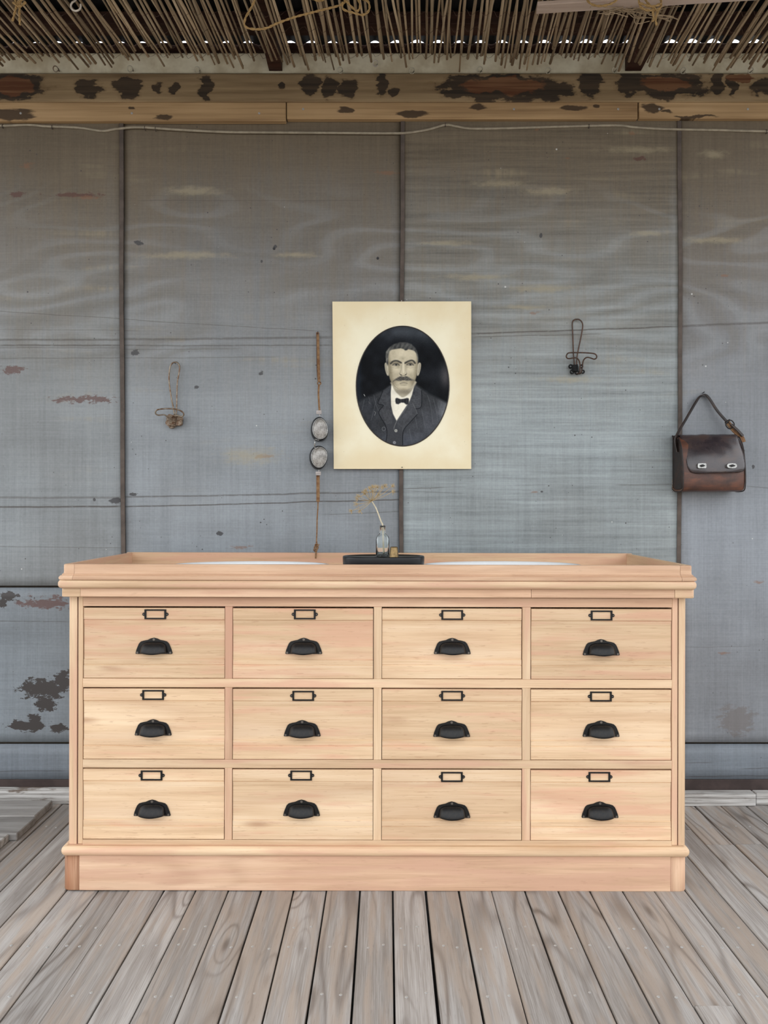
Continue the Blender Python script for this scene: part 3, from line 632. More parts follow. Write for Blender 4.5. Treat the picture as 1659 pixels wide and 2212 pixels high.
CUP, CARD = cup_pull_mesh(), card_frame_mesh()
hp = [[(331, 1394), (655, 1394), (976, 1394.5), (1298, 1397)], [(330, 1570), (652, 1572), (975, 1573), (1298, 1573)], [(328, 1744), (651, 1744), (976, 1748), (1296, 1748)]]
cp = [[(334, 1327), (657, 1327), (975.5, 1328.5), (1298, 1329.5)], [(330, 1501), (654, 1503), (975.5, 1503), (1297, 1504.5)], [(327, 1675), (650, 1675), (975.5, 1678), (1294, 1678)]]
for r_, (r0, r1) in enumerate(rows):
    for c_, (a, b) in enumerate(dx):
        jx, jz = R.uniform(-.4, .4), R.uniform(-.4, .3); x0, x1 = xc(a+0.9+jx), xc(b-0.9+jx); zt_, zb_ = zc(r0+3.3+jz), zc(r1-0.8+jz); yo = YC+R.uniform(0.0, 0.0025); st = DC/F
        z1, z2, z3, z4 = zt_-25*st, zt_-37*st, zb_+41.5*st, zb_+28.5*st; e = 0.0012
        prof = [(yo+0.018, zb_), (yo+e, zb_), (yo, zb_+e), (yo, z4-e), (yo+0.0022, z4), (yo+0.0022, z4+e), (yo+0.0008, z4+2*e), (yo+0.0008, z3-e), (yo+0.0034, z3), (yo+0.0030, z3+e), (yo+0.0030, z2), (yo+0.0010, z1-2*e), (yo+0.0034, z1-e), (yo+0.0034, z1), (yo, z1+e*0.6), (yo, zt_-e), (yo+e, zt_), (yo+0.018, zt_)]
        bm = bmesh.new(); add_prism_x(bm, prof, x0, x1); dr = mk('drawer', bm, DRW, van, ((x0+x1)/2, yo+0.01, (zt_+zb_)/2))
        corr = lambda px, py: py-(px-VX+17)*0.0024        # undo the cabinet's slight lean
        hx, hy = hp[r_][c_]; o = bpy.data.objects.new('cup_pull', CUP); link(o, dr, (xc(hx), yo+0.0016, zc(corr(hx, hy)+2.5))); solid(o, 0.0012)
        cx_, cy_ = cp[r_][c_]; link(bpy.data.objects.new('card_frame', CARD), dr, (xc(cx_), yo, zc(corr(cx_, cy_))))
# fascia under the top, in lengths
fl, fr = X(130, D0-0.013), X(1499.5, D0-0.013); f1, f2, f3 = X(172, D0-0.013), X(1146, D0-0.013), X(1456, D0-0.013)
fp = [(-0.024, z_fas0), (-0.002, z_fas0), (0, z_fas0+0.002), (0, z_sl0-0.0006), (-0.024, z_sl0-0.0006)]
swp('fascia_corner_block', U(fl, fr, -0.013, YBK, 0.01, 'cl')+[(f1-0.0004, -0.013, 0, -1)], fp, W_X)
swp('fascia_corner_block', [(f3+0.0006, -0.013, 0, -1)]+U(fl, fr, -0.013, YBK, 0.01, 'cr'), fp, W_X)
swp('fascia_board', U(fl, fr, -0.013, YBK, 0.01, (f1+0.0004, f2-0.0005)), fp, WP_X); swp('fascia_board', U(fl, fr, -0.013, YBK, 0.01, (f2+0.0005, f3-0.0006)), fp, WP_X)
for w_ in 'LR': swp('fascia_board', U(fl, fr, -0.013, YBK, 0.01, w_), fp, W_Y)
# top: rounded edging round a flat top with two oval cut-outs
tl, tr_ = X(119.5, D0-0.028), X(1510, D0-0.028)
swp('top_edging', U(tl, tr_, -0.028, YBK+0.005, 0.022, 'all'), rounded(-0.05, 0, z_sl0, z_sl1, 0.0105), W_X, True, top)
BAS = [(X(541, 2.53), 0.285), (X(1083, 2.53), 0.285)]; BRX, BRY = 0.262, 0.150
from mathutils.geometry import delaunay_2d_cdt
tx0, tx1, ty0, ty1 = tl+0.0505, tr_-0.0505, 0.0225, YBK+0.004
pts = [Vector((tx0, ty0)), Vector((tx1, ty0)), Vector((tx1, ty1)), Vector((tx0, ty1))]; ed = [(0, 1), (1, 2), (2, 3), (3, 0)]
for bx_, by_ in BAS:
    n0 = len(pts); m_ = 40
    for k in range(m_): a = 2*math.pi*k/m_; pts.append(Vector((bx_+BRX*0.9*math.cos(a), by_+BRY*0.9*math.sin(a)))); ed.append((n0+k, n0+(k+1) % m_))
vo, eo, fo, *_ = delaunay_2d_cdt(pts, ed, [], 0, 1e-6)
bm = bmesh.new(); tv = [bm.verts.new((v.x, v.y, z_sl1)) for v in vo]
for f in fo:
    c = sum((vo[i] for i in f), Vector((0, 0)))/len(f)
    if any(((c.x-bx_)/BRX/0.9)**2+((c.y-by_)/BRY/0.9)**2 < 0.99 for bx_, by_ in BAS): continue
    bm.faces.new([tv[i] for i in f])
bmesh.ops.delete(bm, geom=[v for v in bm.verts if not v.link_faces], context='VERTS')
ret = bmesh.ops.extrude_face_region(bm, geom=list(bm.faces)); bmesh.ops.translate(bm, vec=(0, 0, -(z_sl1-z_sl0)+0.002), verts=[g for g in ret['geom'] if isinstance(g, bmesh.types.BMVert)])
mk('top_board', bm, W_X, top, (XC, 0.28, z_sl0))
# gallery (raised lip) round the top
gl, gr = X(134.5, D0-0.012), X(1497, D0-0.012); za = z_sl1+0.0005; zm = Z(1243, D0-0.016)
gp = [(-0.016, za), (0.0135, za), (0.0145, za+0.003), (0.0145, zm-0.008), (0.010, zm-0.003), (0.005, zm-0.0015), (0.0055, zm+0.001), (0.001, zm+0.0035), (0, zm+0.008), (0, z_tr-0.003), (-0.002, z_tr-0.0006), (-0.004, z_tr), (-0.0145, z_tr), (-0.016, z_tr-0.001)]
g1, g2 = X(160.5, D0-0.012), X(1469.5, D0-0.012); GY = -0.012
swp('gallery_corner_block', U(gl, gr, GY, YBK-0.02, 0.014, 'cl')+[(g1-0.0004, GY, 0, -1)], gp, WP_X, par=top)
swp('gallery_corner_block', [(g2+0.0004, GY, 0, -1)]+U(gl, gr, GY, YBK-0.02, 0.014, 'cr'), gp, WP_X, par=top)
swp('gallery_front', U(gl, gr, GY, YBK-0.02, 0.014, (g1+0.0004, g2-0.0004)), gp, WP_X, par=top)
for w_ in 'LR': swp('gallery_side', U(gl, gr, GY, YBK-0.021, 0.014, w_), gp, W_Y, par=top)
box('gallery_back', gl-0.004, gr+0.004, YBK-0.0205, YBK-0.003, za, z_tr+0.001, W_X, top, 0.001)

# basins
BZ = 0.9325
for i, (bx_, by_) in enumerate(BAS):
    e = empty('wash_basin', (bx_, by_, z_sl1), ('white oval basin sunk in the vanity top below the goggles', 'white oval basin sunk in the vanity top below the dark wire hook')[i], 'basin', 'basins in the vanity')
    bm = bmesh.new(); q = BRY/BRX
    prof = [(0.045, -0.128), (0.10, -0.122), (0.175, -0.085), (0.212, -0.03), (0.222, 0.004), (0.250, 0.001), (0.262, 0.003), (0.2635, 0.014), (0.259, BZ-z_sl1-0.001), (0.250, BZ-z_sl1), (0.236, BZ-z_sl1-0.006), (0.226, 0.004), (0.207, -0.03), (0.17, -0.08), (0.098, -0.116), (0.03, -0.121)]
    add_lathe(bm, (bx_, by_, z_sl1), [(r, z+0.0005) for r, z in prof], 56, 1, q); mk('bowl', bm, CERAM, e, (bx_, by_, z_sl1), True)
    bm = bmesh.new(); add_lathe(bm, (bx_, by_, z_sl1-0.12), [(0.024, 0.0), (0.024, 0.003), (0.016, 0.004), (0.012, 0.001)], 20); mk('drain', bm, SILV, e, (bx_, by_, z_sl1-0.12), True)

# black oval stand with bottle and brass cap
SD = 2.475; sxm = X(828.5, SD); sy = SD-D0; SZ = 0.9635
st_ = empty('oval_stand', (sxm, sy, z_sl1), 'black lacquered oval stand between the two basins', 'stand')
hw = 88.5*2.47/F
bm = bmesh.new(); add_lathe(bm, (sxm, sy, z_sl1+0.0008), [(hw-0.006, 0), (hw-0.002, 0.003), (hw-0.001, 0.02), (hw, SZ-z_sl1-0.006), (hw-0.001, SZ-z_sl1-0.001), (hw-0.004, SZ-z_sl1), (hw-0.013, SZ-z_sl1-0.0008), (hw-0.015, SZ-z_sl1-0.003), (0.02, SZ-z_sl1-0.003)], 56, 1, 0.62, pw=2.4); mk('stand_body', bm, BLKWOOD, st_, (sxm, sy, z_sl1), False)
st_.children[0].data.shade_smooth(); 
TZ = SZ-0.0022
bxp, bd = X(826.5, 2.475), 2.475; by_ = bd-D0; bk = bd/F
bot = empty('glass_bottle', (bxp, by_, TZ), 'small clear glass bottle with a threaded neck on the black stand', 'bottle')
def rsq(bm, levels, n=40):
    rings = []
    for hx, hy, z, pw in levels:
        ring = []
        for k in range(n):
            a = 2*math.pi*k/n; ca, sa = math.cos(a), math.sin(a); ca = math.copysign(abs(ca)**(2/pw), ca); sa = math.copysign(abs(sa)**(2/pw), sa)
            ring.append(bm.verts.new((bxp+hx*ca, by_+hy*sa, TZ+z)))
        rings.append(ring)
    for A, B in zip(rings, rings[1:]):
        for k in range(n): bm.faces.new((A[k], A[(k+1) % n], B[(k+1) % n], B[k]))
    bm.faces.new(rings[0][::-1]); bm.faces.new(rings[-1])
hb, wb, wn = 67*bk, 14.5*bk, 6.3*bk
lev = [(wb*.86, wb*.62, 0.0006, 5), (wb, wb*.74, 0.004, 5.5), (wb, wb*.74, 0.052, 5.5), (wb*.97, wb*.72, 0.060, 5), (wb*.8, wb*.62, 0.068, 4), (wn*1.15, wn*1.1, 0.073, 2.4), (wn, wn, 0.076, 2)]
for k in range(4): lev += [(wn*1.0, wn, 0.079+k*.0042, 2), (wn*1.13, wn*1.13, 0.0805+k*.0042, 2), (wn*1.13, wn*1.13, 0.0818+k*.0042, 2)]
lev += [(wn, wn, 0.0965, 2), (wn*1.02, wn*1.02, hb, 2), (wn*.74, wn*.74, hb, 2), (wn*.72, wn*.72, 0.078, 2), (wn*.8, wn*.75, 0.0715, 2.4), (wb*.7, wb*.5, 0.066, 4), (wb*.84, wb*.58, 0.058, 4.5), (wb*.85, wb*.59, 0.007, 5), (wb*.7, wb*.45, 0.0045, 5)]
bm = bmesh.new(); rsq(bm, lev); mk('bottle_glass', bm, GLASS, bot, (bxp, by_, TZ), True)
um = empty('dried_umbel', (bxp, by_, TZ+0.006), 'dried tan umbel flower head leaning out of the glass bottle', 'dried flower')
def B(u, v, dd=0.0): return P(720+u/7.54, 1030+v/7.54, bd+dd)
hub = B(625, 395)
bm = bmesh.new(); sp = smooth_pts([Vector((bxp+0.004, by_, TZ+0.012)), Vector((bxp+0.002, by_, TZ+0.05)), B(805, 800), B(780, 735), B(735, 610), B(690, 500), hub], 5); add_tube(bm, sp, [0.0028-0.0009*i/len(sp) for i in range(len(sp))], 8); mk('stem', bm, STEMM, um, hub, True)
ends = [(305, 550, 0), (440, 545, -.03), (388, 440, .03), (400, 362, 0), (430, 320, -.02), (510, 262, .02), (540, 235, -.03), (590, 205, .03), (640, 182, -.01), (680, 175, .03), (715, 182, -.03), (790, 182, .02), (832, 165, -.02), (955, 160, 0), (960, 245, .02), (740, 295, -.05), (520, 280, -.05), (640, 250, -.055)]
for u, v, dd in ends:
    t_ = B(u, v, dd); bm = bmesh.new(); mid = (hub*0.5+t_*0.5)+Vector((0, dd*0.1, -0.0025)); add_tube(bm, smooth_pts([hub, mid, t_], 3), 0.0008, 5)
    dirv = (t_-hub).normalized()
    for k in range(24):
        q = Vector((R.gauss(0, 1), R.gauss(0, 1), R.gauss(0, 1))).normalized()*0.9+dirv*0.75; q.normalize(); L = R.uniform(0.007, 0.0145); add_tube(bm, [t_, t_+q*L*0.6, t_+q*L], [0.00042, 0.00038, 0.0005], 3)
    mk('ray', bm, PLANTM, um, hub)
cd = 2.43; ck = cd/F; cxp = X(851, cd); cap = empty('brass_cap', (cxp, cd-D0, TZ), 'small tapered brass cap beside the bottle on the black stand', 'cap')
bm = bmesh.new(); r_ = 10.2*ck; add_lathe(bm, (cxp, cd-D0, TZ+0.0003), [(r_*1.04, 0), (r_*1.06, 0.0012), (r_, 0.0028), (r_*.95, 0.010), (r_*.84, 0.027), (r_*.80, 0.0315), (r_*.70, 0.0338), (r_*.4, 0.0342)], 28); mk('cap_shell', bm, BRASS, cap, (cxp, cd-D0, TZ), True)
bm = bmesh.new(); add_tube(bm, [(cxp+r_*1.05*math.cos(a), cd-D0+r_*1.05*math.sin(a), TZ+0.0016) for a in [2*math.pi*k/28 for k in range(28)]], 0.0008, 6, True); mk('rolled_rim', bm, BRASS, cap, (cxp, cd-D0, TZ), True)

# ------------------------------------------------------------------ portrait on the wall
PD = WD-0.022; pk_ = PD/F; yB = PD-D0
pc = P(868.5, 832, PD)
por = empty('portrait_picture', (pc.x, yB, pc.z), 'oval portrait of a moustached man in a suit on cream card', 'picture')
bm = bmesh.new(); cn = [P(718, 651.5, PD), P(1018, 651, PD), P(1018, 1013, PD), P(721, 1013, PD)]
NB = 10; bot_, top_ = [], []
a_ = [bm.verts.new((p.x, yB, p.z)) for p in cn]; b_ = [bm.verts.new((p.x, yB+0.006, p.z)) for p in cn]
bm.faces.new(a_); bm.faces.new(b_[::-1]).material_index = 1
for k in range(4): bm.faces.new((a_[k], b_[k], b_[(k+1) % 4], a_[(k+1) % 4])).material_index = 1
mk('mount_card', bm, [MOUNT, EDGE], por, (pc.x, yB, pc.z))
# the print, painted in the units of a 6.38x enlargement of the photograph
stp = 4.3; U0, U1, V0, V1 = 188, 1468, 92, 1746
us = np.arange(U0, U1+stp, stp); vs = np.arange(V0, V1+stp, stp); GU, GV = np.meshgrid(us, vs, indexing='ij')
img = np.zeros(GU.shape+(3,)); rng = np.random.RandomState(3)
def nz2(sc, seed):
    r = np.random.RandomState(seed); n1, n2 = int((U1-U0)/sc)+3, int((V1-V0)/sc)+3; g = r.rand(n1, n2); fx, fy = (GU-U0)/sc, (GV-V0)/sc; i, j = fx.astype(int), fy.astype(int); fx -= i; fy -= j
    fx, fy = fx*fx*(3-2*fx), fy*fy*(3-2*fy); return (g[i, j]*(1-fx)+g[i+1, j]*fx)*(1-fy)+(g[i, j+1]*(1-fx)+g[i+1, j+1]*fx)*fy-0.5
def blend(mask, col): 
    global img
    m3 = np.clip(mask, 0, 1)[..., None]; img = img*(1-m3)+np.array(col, float)*m3
def addv(mask, v):
    global img
    img = img+mask[..., None]*np.array(v, float)
def gau(cx, cy, sx, sy): return np.exp(-((GU-cx)/sx)**2-((GV-cy)/sy)**2)
def curve(pts, n=5, closed=False): return [(p.x, p.y) for p in smooth_pts([(a, b, 0) for a, b in pts], n, closed)]
def segd(p, q):
    px, py = p; qx, qy = q; dx, dy = qx-px, qy-py; L = dx*dx+dy*dy+1e-9; t = np.clip(((GU-px)*dx+(GV-py)*dy)/L, 0, 1); return np.hypot(GU-px-t*dx, GV-py-t*dy)
def poly(pts, col, soft=6.0, sm=0, a=1.0):
    if sm: pts = curve(pts, sm, True)
    ins = np.zeros(GU.shape, bool); d = np.full(GU.shape, 1e9); n = len(pts)
    for i in range(n):
        (x0, y0), (x1, y1) = pts[i], pts[(i+1) % n]; d = np.minimum(d, segd(pts[i], pts[(i+1) % n]))
        if y0 != y1: ins ^= ((GV > min(y0, y1)) & (GV <= max(y0, y1)) & (GU < x0+(GV-y0)*(x1-x0)/(y1-y0)))
    sd = np.where(ins, d, -d); m = np.clip(sd/soft*0.5+0.5, 0, 1)*a; blend(m, col); return m
def stroke(pts, wd, col, a=1.0, sm=5, soft=4.0):
    if sm: pts = curve(pts, sm)
    d = np.full(GU.shape, 1e9)
    for p, q in zip(pts, pts[1:]): d = np.minimum(d, segd(p, q))
    blend(np.clip((wd/2-d)/soft+0.5, 0, 1)*a, col)
img[:] = (13, 16, 20)
addv(gau(850, 170, 420, 130), (48, 50, 52)); addv(gau(1160, 260, 160, 120), (18, 19, 20)); addv(gau(1420, 790, 70, 160), (52, 47, 45)); addv(gau(220, 800, 40, 500), (14, 18, 23)); addv(gau(1250, 750, 160, 100), (14, 14, 15)); addv(nz2(90, 1), (14, 15, 16))
ms = poly([(668, 905), (560, 985), (430, 1035), (262, 1105), (150, 1180), (150, 1800), (1500, 1800), (1500, 1170), (1420, 1140), (1300, 1078), (1180, 1020), (1090, 955), (985, 885), (830, 860)], (55, 57, 60), 22)
addv(ms*gau(1250, 1450, 300, 250), (20, 21, 24)); addv(ms*gau(760, 1680, 400, 130), (16, 18, 23)); addv(ms*gau(350, 1250, 180, 250), (-8, -7, -5)); addv(ms*gau(1400, 1250, 70, 200), (46, 47, 48)); addv(ms*nz2(60, 5), (14, 14, 15)); addv(ms*nz2(14, 6), (9, 9, 9))
for p in ([(430, 1040), (470, 1200), (560, 1400)], [(360, 1070), (390, 1170)], [(470, 1090), (420, 1300), (390, 1400)], [(300, 1110), (270, 1250)], [(1170, 1050), (1215, 1200), (1245, 1440)], [(1090, 1240), (1120, 1400), (1140, 1500)], [(1250, 1100), (1290, 1250), (1310, 1400)], [(1000, 1340), (1030, 1500)], [(920, 1510), (950, 1680)], [(1310, 1150), (1330, 1230)], [(1360, 1160), (1340, 1250)]): stroke(p, 5, (125, 127, 132), .45)
# waistcoat, shirt
poly([(690, 1290), (640, 1400), (610, 1560), (600, 1800), (830, 1800), (832, 1600), (870, 1480), (900, 1300)], (60, 62, 66), 8)
for k in range(12): stroke([(640+k*18, 1330+10*k % 30), (630+k*17, 1500), (625+k*17, 1720)], 3, (84, 88, 94), .45, 3)
stroke([(752, 1395), (720, 1460), (706, 1520)], 6, (120, 120, 118), .7)
poly([(672, 905), (662, 1010), (665, 1180), (692, 1300), (745, 1402), (800, 1320), (860, 1230), (925, 1130), (960, 1040), (990, 930), (840, 880)], (243, 238, 220), 7)
stroke([(672, 1130), (720, 1135)], 4, (205, 200, 182), .7); stroke([(712, 1255), (760, 1252), (765, 1180)], 4, (215, 210, 192), .7); addv(gau(680, 1200, 30, 120), (-18, -18, -16))
# lapels
ll = [(668, 912), (555, 988), (520, 1075), (488, 1163), (563, 1188), (500, 1270), (530, 1360), (590, 1450), (625, 1500), (655, 1400), (690, 1310), (665, 1190), (660, 1010)]
m1 = poly(ll, (64, 66, 70), 8); rl = [(990, 905), (1088, 975), (1090, 1100), (1078, 1215), (1004, 1236), (1028, 1310), (930, 1420), (850, 1510), (835, 1560), (760, 1480), (745, 1402), (800, 1320), (860, 1230), (925, 1130), (960, 1040)]
m2 = poly(rl, (70, 72, 76), 8); addv((m1+m2)*nz2(20, 9), (14, 14, 15))
for k in range(9): stroke([(540+k*16, 1000+k*4+230), (570+k*14, 1330), (605+k*9, 1440)], 3, (128, 128, 128), .4, 3); stroke([(570+10*k, 1010+k*8), (535+11*k, 1090+k*9)], 3, (120, 122, 126), .35, 0)
for k in range(10): stroke([(960-k*8, 1120+k*28), (1070-k*8, 1095+k*28)] if k < 4 else [(950-k*20+70, 1190+k*14), (1010-k*16, 1260+k*16)], 3, (128, 130, 134), .4, 0)
for p in ([(555, 990), (520, 1075), (488, 1163), (563, 1188), (500, 1270), (522, 1345), (585, 1450), (612, 1560), (598, 1680)], [(1086, 985), (1092, 1100), (1078, 1213), (1005, 1235)], [(1028, 1312), (930, 1420), (850, 1512), (828, 1600), (830, 1730)]): stroke(p, 9, (18, 20, 25), .95, 4)
for p in ([(965, 1160), (1006, 1240), (1027, 1305)], [(745, 1402), (705, 1500)], [(940, 1080), (880, 1220), (800, 1330), (750, 1400)]): stroke(p, 5, (140, 141, 142), .6, 3)
for cx, cy, r, c in ((735, 1535, 20, (190, 190, 180)), (715, 1698, 20, (150, 152, 158))): poly([(cx+r*math.cos(a), cy+r*math.sin(a)) for a in [k*math.pi/6 for k in range(12)]], c, 5); poly([(cx+r*.45*math.cos(a), cy+r*.45*math.sin(a)) for a in [k*math.pi/6 for k in range(12)]], (100, 102, 104), 6)
stroke([(568+24*math.cos(a), 1510+26*math.sin(a)) for a in [k*math.pi/8 for k in range(17)]], 6, (120, 122, 126), .8, 0)
stroke([(295, 1035), (308, 1058)], 6, (230, 230, 225), .9, 0); stroke([(440, 1270), (455, 1290), (440, 1325)], 5, (150, 150, 150), .8, 2); stroke([(360, 1135), (375, 1165)], 4, (140, 140, 140), .7, 0)
# neck, ears, face
SK = (200, 190, 164)
poly([(680, 860), (690, 930), (730, 1000), (790, 1058), (825, 1078), (870, 1062), (935, 1005), (985, 930), (1000, 850)], (178, 170, 150), 8, 3); addv(gau(830, 1000, 150, 40), (-34, -33, -30)); addv(gau(900, 1020, 60, 40), (-14, -14, -13))
for cx, s in ((610, -1), (1050, 1)):
    poly([(cx-s*8, 612), (cx+s*14, 598), (cx+s*30, 622), (cx+s*24, 690), (cx+s*4, 760), (cx-s*16, 782), (cx-s*28, 760), (cx-s*26, 660)], (186, 178, 156), 6, 4); stroke([(cx+s*14, 625), (cx+s*8, 690), (cx-s*6, 740)], 9, (120, 115, 102), .6)
fm = poly([(640, 440), (626, 520), (628, 620), (634, 720), (646, 800), (672, 872), (712, 935), (765, 968), (830, 978), (895, 966), (950, 930), (992, 862), (1016, 790), (1030, 700), (1036, 600), (1030, 510), (1005, 440), (920, 400), (740, 400)], SK, 8, 4)
for cx, cy, sx, sy, v in ((655, 800, 40, 130, -42), (690, 900, 45, 70, -38), (1015, 750, 32, 150, -46), (975, 880, 45, 70, -50), (640, 600, 22, 130, -40), (1030, 560, 18, 110, -30), (830, 470, 150, 50, 14), (830, 540, 28, 24, -22), (755, 690, 55, 40, 14), (925, 690, 50, 36, 16), (740, 770, 45, 35, -16), (945, 770, 35, 35, -12), (830, 925, 60, 26, 10), (830, 978, 100, 24, -40), (835, 905, 70, 16, -22), (665, 700, 26, 120, -22), (930, 830, 50, 60, -14), (730, 850, 40, 50, -16), (700, 480, 40, 60, -16), (840, 860, 70, 22, -24), (720, 600, 70, 22, -36), (930, 598, 65, 22, -36), (770, 640, 24, 50, -30), (880, 640, 18, 40, -22)): addv(fm*gau(cx, cy, sx, sy), (v, v*.98, v*.92))
addv(fm*nz2(24, 12), (8, 8, 8))
# hair
hm = poly([(600, 600), (592, 520), (598, 450), (640, 392), (700, 345), (790, 318), (880, 318), (950, 345), (1005, 398), (1032, 460), (1044, 540), (1044, 600), (1030, 540), (1012, 470), (992, 440), (950, 424), (905, 414), (885, 428), (862, 432), (838, 412), (800, 402), (740, 412), (680, 420), (648, 445), (632, 510), (626, 600), (620, 640)], (66, 67, 66), 8)
addv(hm*gau(640, 440, 50, 60), (50, 48, 42)); addv(hm*gau(1030, 540, 20, 70), (60, 58, 50)); addv(hm*nz2(30, 15), (26, 25, 23)); addv(hm*np.sin(GU*0.11+GV*0.05+4*nz2(60, 17))*(0.5+nz2(16, 18)), (20, 20, 18)); addv(hm*gau(900, 350, 120, 40), (14, 14, 14)); addv(hm*gau(608, 560, 20, 60), (40, 38, 34))
# brows, eyes
for p in ([(664, 612), (690, 586), (720, 576), (760, 578), (806, 602)], [(862, 606), (900, 584), (945, 570), (975, 578), (998, 606)]): stroke(p, 22, (62, 61, 58), .9, 5, 10)
for cx, cy in ((737, 629), (932, 626)):
    addv(gau(cx, cy-8, 62, 26), (-26, -26, -24))
    poly([(cx-46, cy+6), (cx-18, cy-8), (cx+16, cy-8), (cx+42, cy+7), (cx+14, cy+15), (cx-20, cy+14)], (150, 144, 128), 7, 4)
    poly([(cx+2+14*math.cos(a), cy+1+11*math.sin(a)) for a in [k*math.pi/6 for k in range(12)]], (40, 41, 42), 6)
    stroke([(cx-50, cy+5), (cx-20, cy-11), (cx+18, cy-11), (cx+46, cy+8)], 10, (60, 58, 54), .9); stroke([(cx-40, cy+12), (cx, cy+20), (cx+40, cy+11)], 5, (122, 116, 103), .7); stroke([(cx-48, cy+36), (cx, cy+48), (cx+40, cy+36)], 10, (166, 158, 138), .5, 5, 10); stroke([(cx-48, cy-16), (cx, cy-28), (cx+44, cy-14)], 8, (108, 103, 92), .6)
# nose, moustache, mouth
stroke([(808, 640), (806, 700), (786, 748)], 16, (150, 144, 127), .55, 5, 14); stroke([(868, 650), (872, 710), (884, 750)], 14, (158, 151, 134), .5, 5, 14); stroke([(838, 600), (838, 740)], 18, (236, 228, 205), .6, 0, 14)
stroke([(786, 752), (800, 770), (838, 782), (872, 768), (884, 750)], 9, (112, 106, 94), .75); stroke([(796, 766), (812, 770)], 11, (50, 48, 45), .85, 0); stroke([(862, 768), (876, 762)], 11, (50, 48, 45), .85, 0)
mm = poly([(684, 868), (720, 832), (765, 802), (805, 786), (838, 798), (872, 786), (915, 804), (955, 830), (992, 846), (930, 846), (885, 850), (840, 842), (800, 852), (765, 852), (725, 846), (700, 862)], (84, 82, 77), 9, 3); addv(mm*nz2(22, 21), (24, 24, 22)); addv(mm*np.sin((GU-838)*0.16*np.sign(GU-838)+GV*0.2), (10, 10, 9)); stroke([(838, 800), (838, 838)], 10, (60, 58, 55), .7, 0)
stroke([(700, 858), (705, 900), (730, 935), (765, 955)], 5, (120, 116, 104), .8); stroke([(718, 852), (735, 905), (762, 930)], 4, (150, 144, 128), .7); stroke([(980, 852), (965, 900), (945, 930)], 4, (140, 134, 118), .6)
stroke([(792, 888), (838, 878), (892, 886)], 9, (104, 98, 88), .8); stroke([(800, 905), (840, 914), (880, 904)], 12, (160, 152, 132), .6, 5, 12)
# bow tie
poly([(728, 1095), (748, 1085), (800, 1103), (842, 1098), (890, 1086), (912, 1095), (914, 1130), (905, 1172), (878, 1178), (845, 1152), (805, 1150), (768, 1173), (735, 1165), (726, 1130)], (42, 43, 47), 7); stroke([(806, 1105), (804, 1150)], 5, (90, 90, 92), .7, 0); stroke([(858, 1100), (858, 1152)], 5, (20, 20, 22), .8, 0); stroke([(755, 1110), (765, 1150)], 5, (85, 85, 88), .6, 0); stroke([(885, 1105), (885, 1160)], 5, (80, 80, 84), .6, 0)
addv(nz2(9, 31), (7, 7, 7)); img = np.clip(img, 0, 255)
c_ = img/255.0; linr = np.where(c_ > 0.04045, ((c_+0.055)/1.055)**2.4, c_/12.92)
E0, E1, EA, EB = 828.0, 919.0, 640.0, 826.0
r2 = ((GU-E0)/EA)**2+((GV-E1)/EB)**2; nu_, nv_ = GU.shape; pxs, pys = 740+GU/6.38, 690+GV/6.38
co = np.stack([(pxs-VX)/F*PD, yB-0.0012-0.007*np.clip(1-r2, 0, 1), H-(pys-VY)/F*PD], -1)
idx = np.arange(nu_*nv_).reshape(nu_, nv_); quads = np.stack([idx[:-1, :-1], idx[1:, :-1], idx[1:, 1:], idx[:-1, 1:]], -1).reshape(-1, 4); keep = (r2.ravel()[quads] < 1.004).all(1); quads = quads[keep]
used_, inv = np.unique(quads, return_inverse=True); qv = inv.reshape(-1, 4); cv = co.reshape(-1, 3)[used_]-np.array([pc.x, yB, pc.z])
me = bpy.data.meshes.new('portrait_print'); me.from_pydata(cv.tolist(), [], qv.tolist()); me.materials.append(PRINT); me.shade_smooth()
at = me.attributes.new('ink', 'FLOAT_COLOR', 'POINT'); at.data.foreach_set('color', np.concatenate([linr.reshape(-1, 3)[used_], np.ones((len(used_), 1))], 1).astype(np.float32).ravel())
link(bpy.data.objects.new('portrait_print', me), por, (pc.x, yB, pc.z))
bm = bmesh.new(); add_tube(bm, [P(740+(E0+EA*math.cos(a))/6.38, 690+(E1+EB*math.sin(a))/6.38, PD-0.001) for a in [2*math.pi*k/96 for k in range(96)]], 0.0022, 6, True); mk('oval_rim', bm, plain('dark oval rim', (0.035, 0.026, 0.02), 0.5), por, (pc.x, yB, pc.z), True)
for px, py, mt in ((867, 651, NAILM), (868, 1010, NAILD), (878, 649, NAILM)):
    bm = bmesh.new(); q = P(px, py, PD); add_tube(bm, [(q.x, yB+0.01, q.z), (q.x+0.001, yB-0.006, q.z+0.001)], [0.0012, 0.0018], 7); mk('pin', bm, mt, por, q)

# ------------------------------------------------------------------ goggles hanging by their strap
gd = WD-0.02
gg = empty('driving_goggles', P(690, 956, WD-0.004), 'old goggles with clouded lenses hanging upright by a tan strap beside the portrait', 'goggles')
def dpt(py): return 2.918-0.030*min(1, max(0, (py-720)/200))-(0.10*max(0, (py-1050)/150)**1.2)
def strap(name, pts, hw, ht=0.0012, mat=STRAPM, up=(1, 0.25, 0)):
    bm = bmesh.new(); add_tube(bm, smooth_pts([P(a, b, dpt(b)) for a, b in pts], 4), 0, flat=(hw, ht), up=up); return mk(name, bm, mat, gg, P(pts[0][0], pts[0][1], dpt(pts[0][1])))
strap('upper_strap', [(686, 718), (687, 745), (688, 790), (689, 826)], 0.0052); strap('upper_strap', [(684.5, 720), (684.5, 760), (685, 800), (687, 826)], 0.0022, 0.001, plain('dark strap edge', (0.07, 0.03, 0.018), 0.8), (0.3, 1, 0))
strap('upper_strap', [(689, 830), (688, 850), (689, 870), (690, 888)], 0.0034)
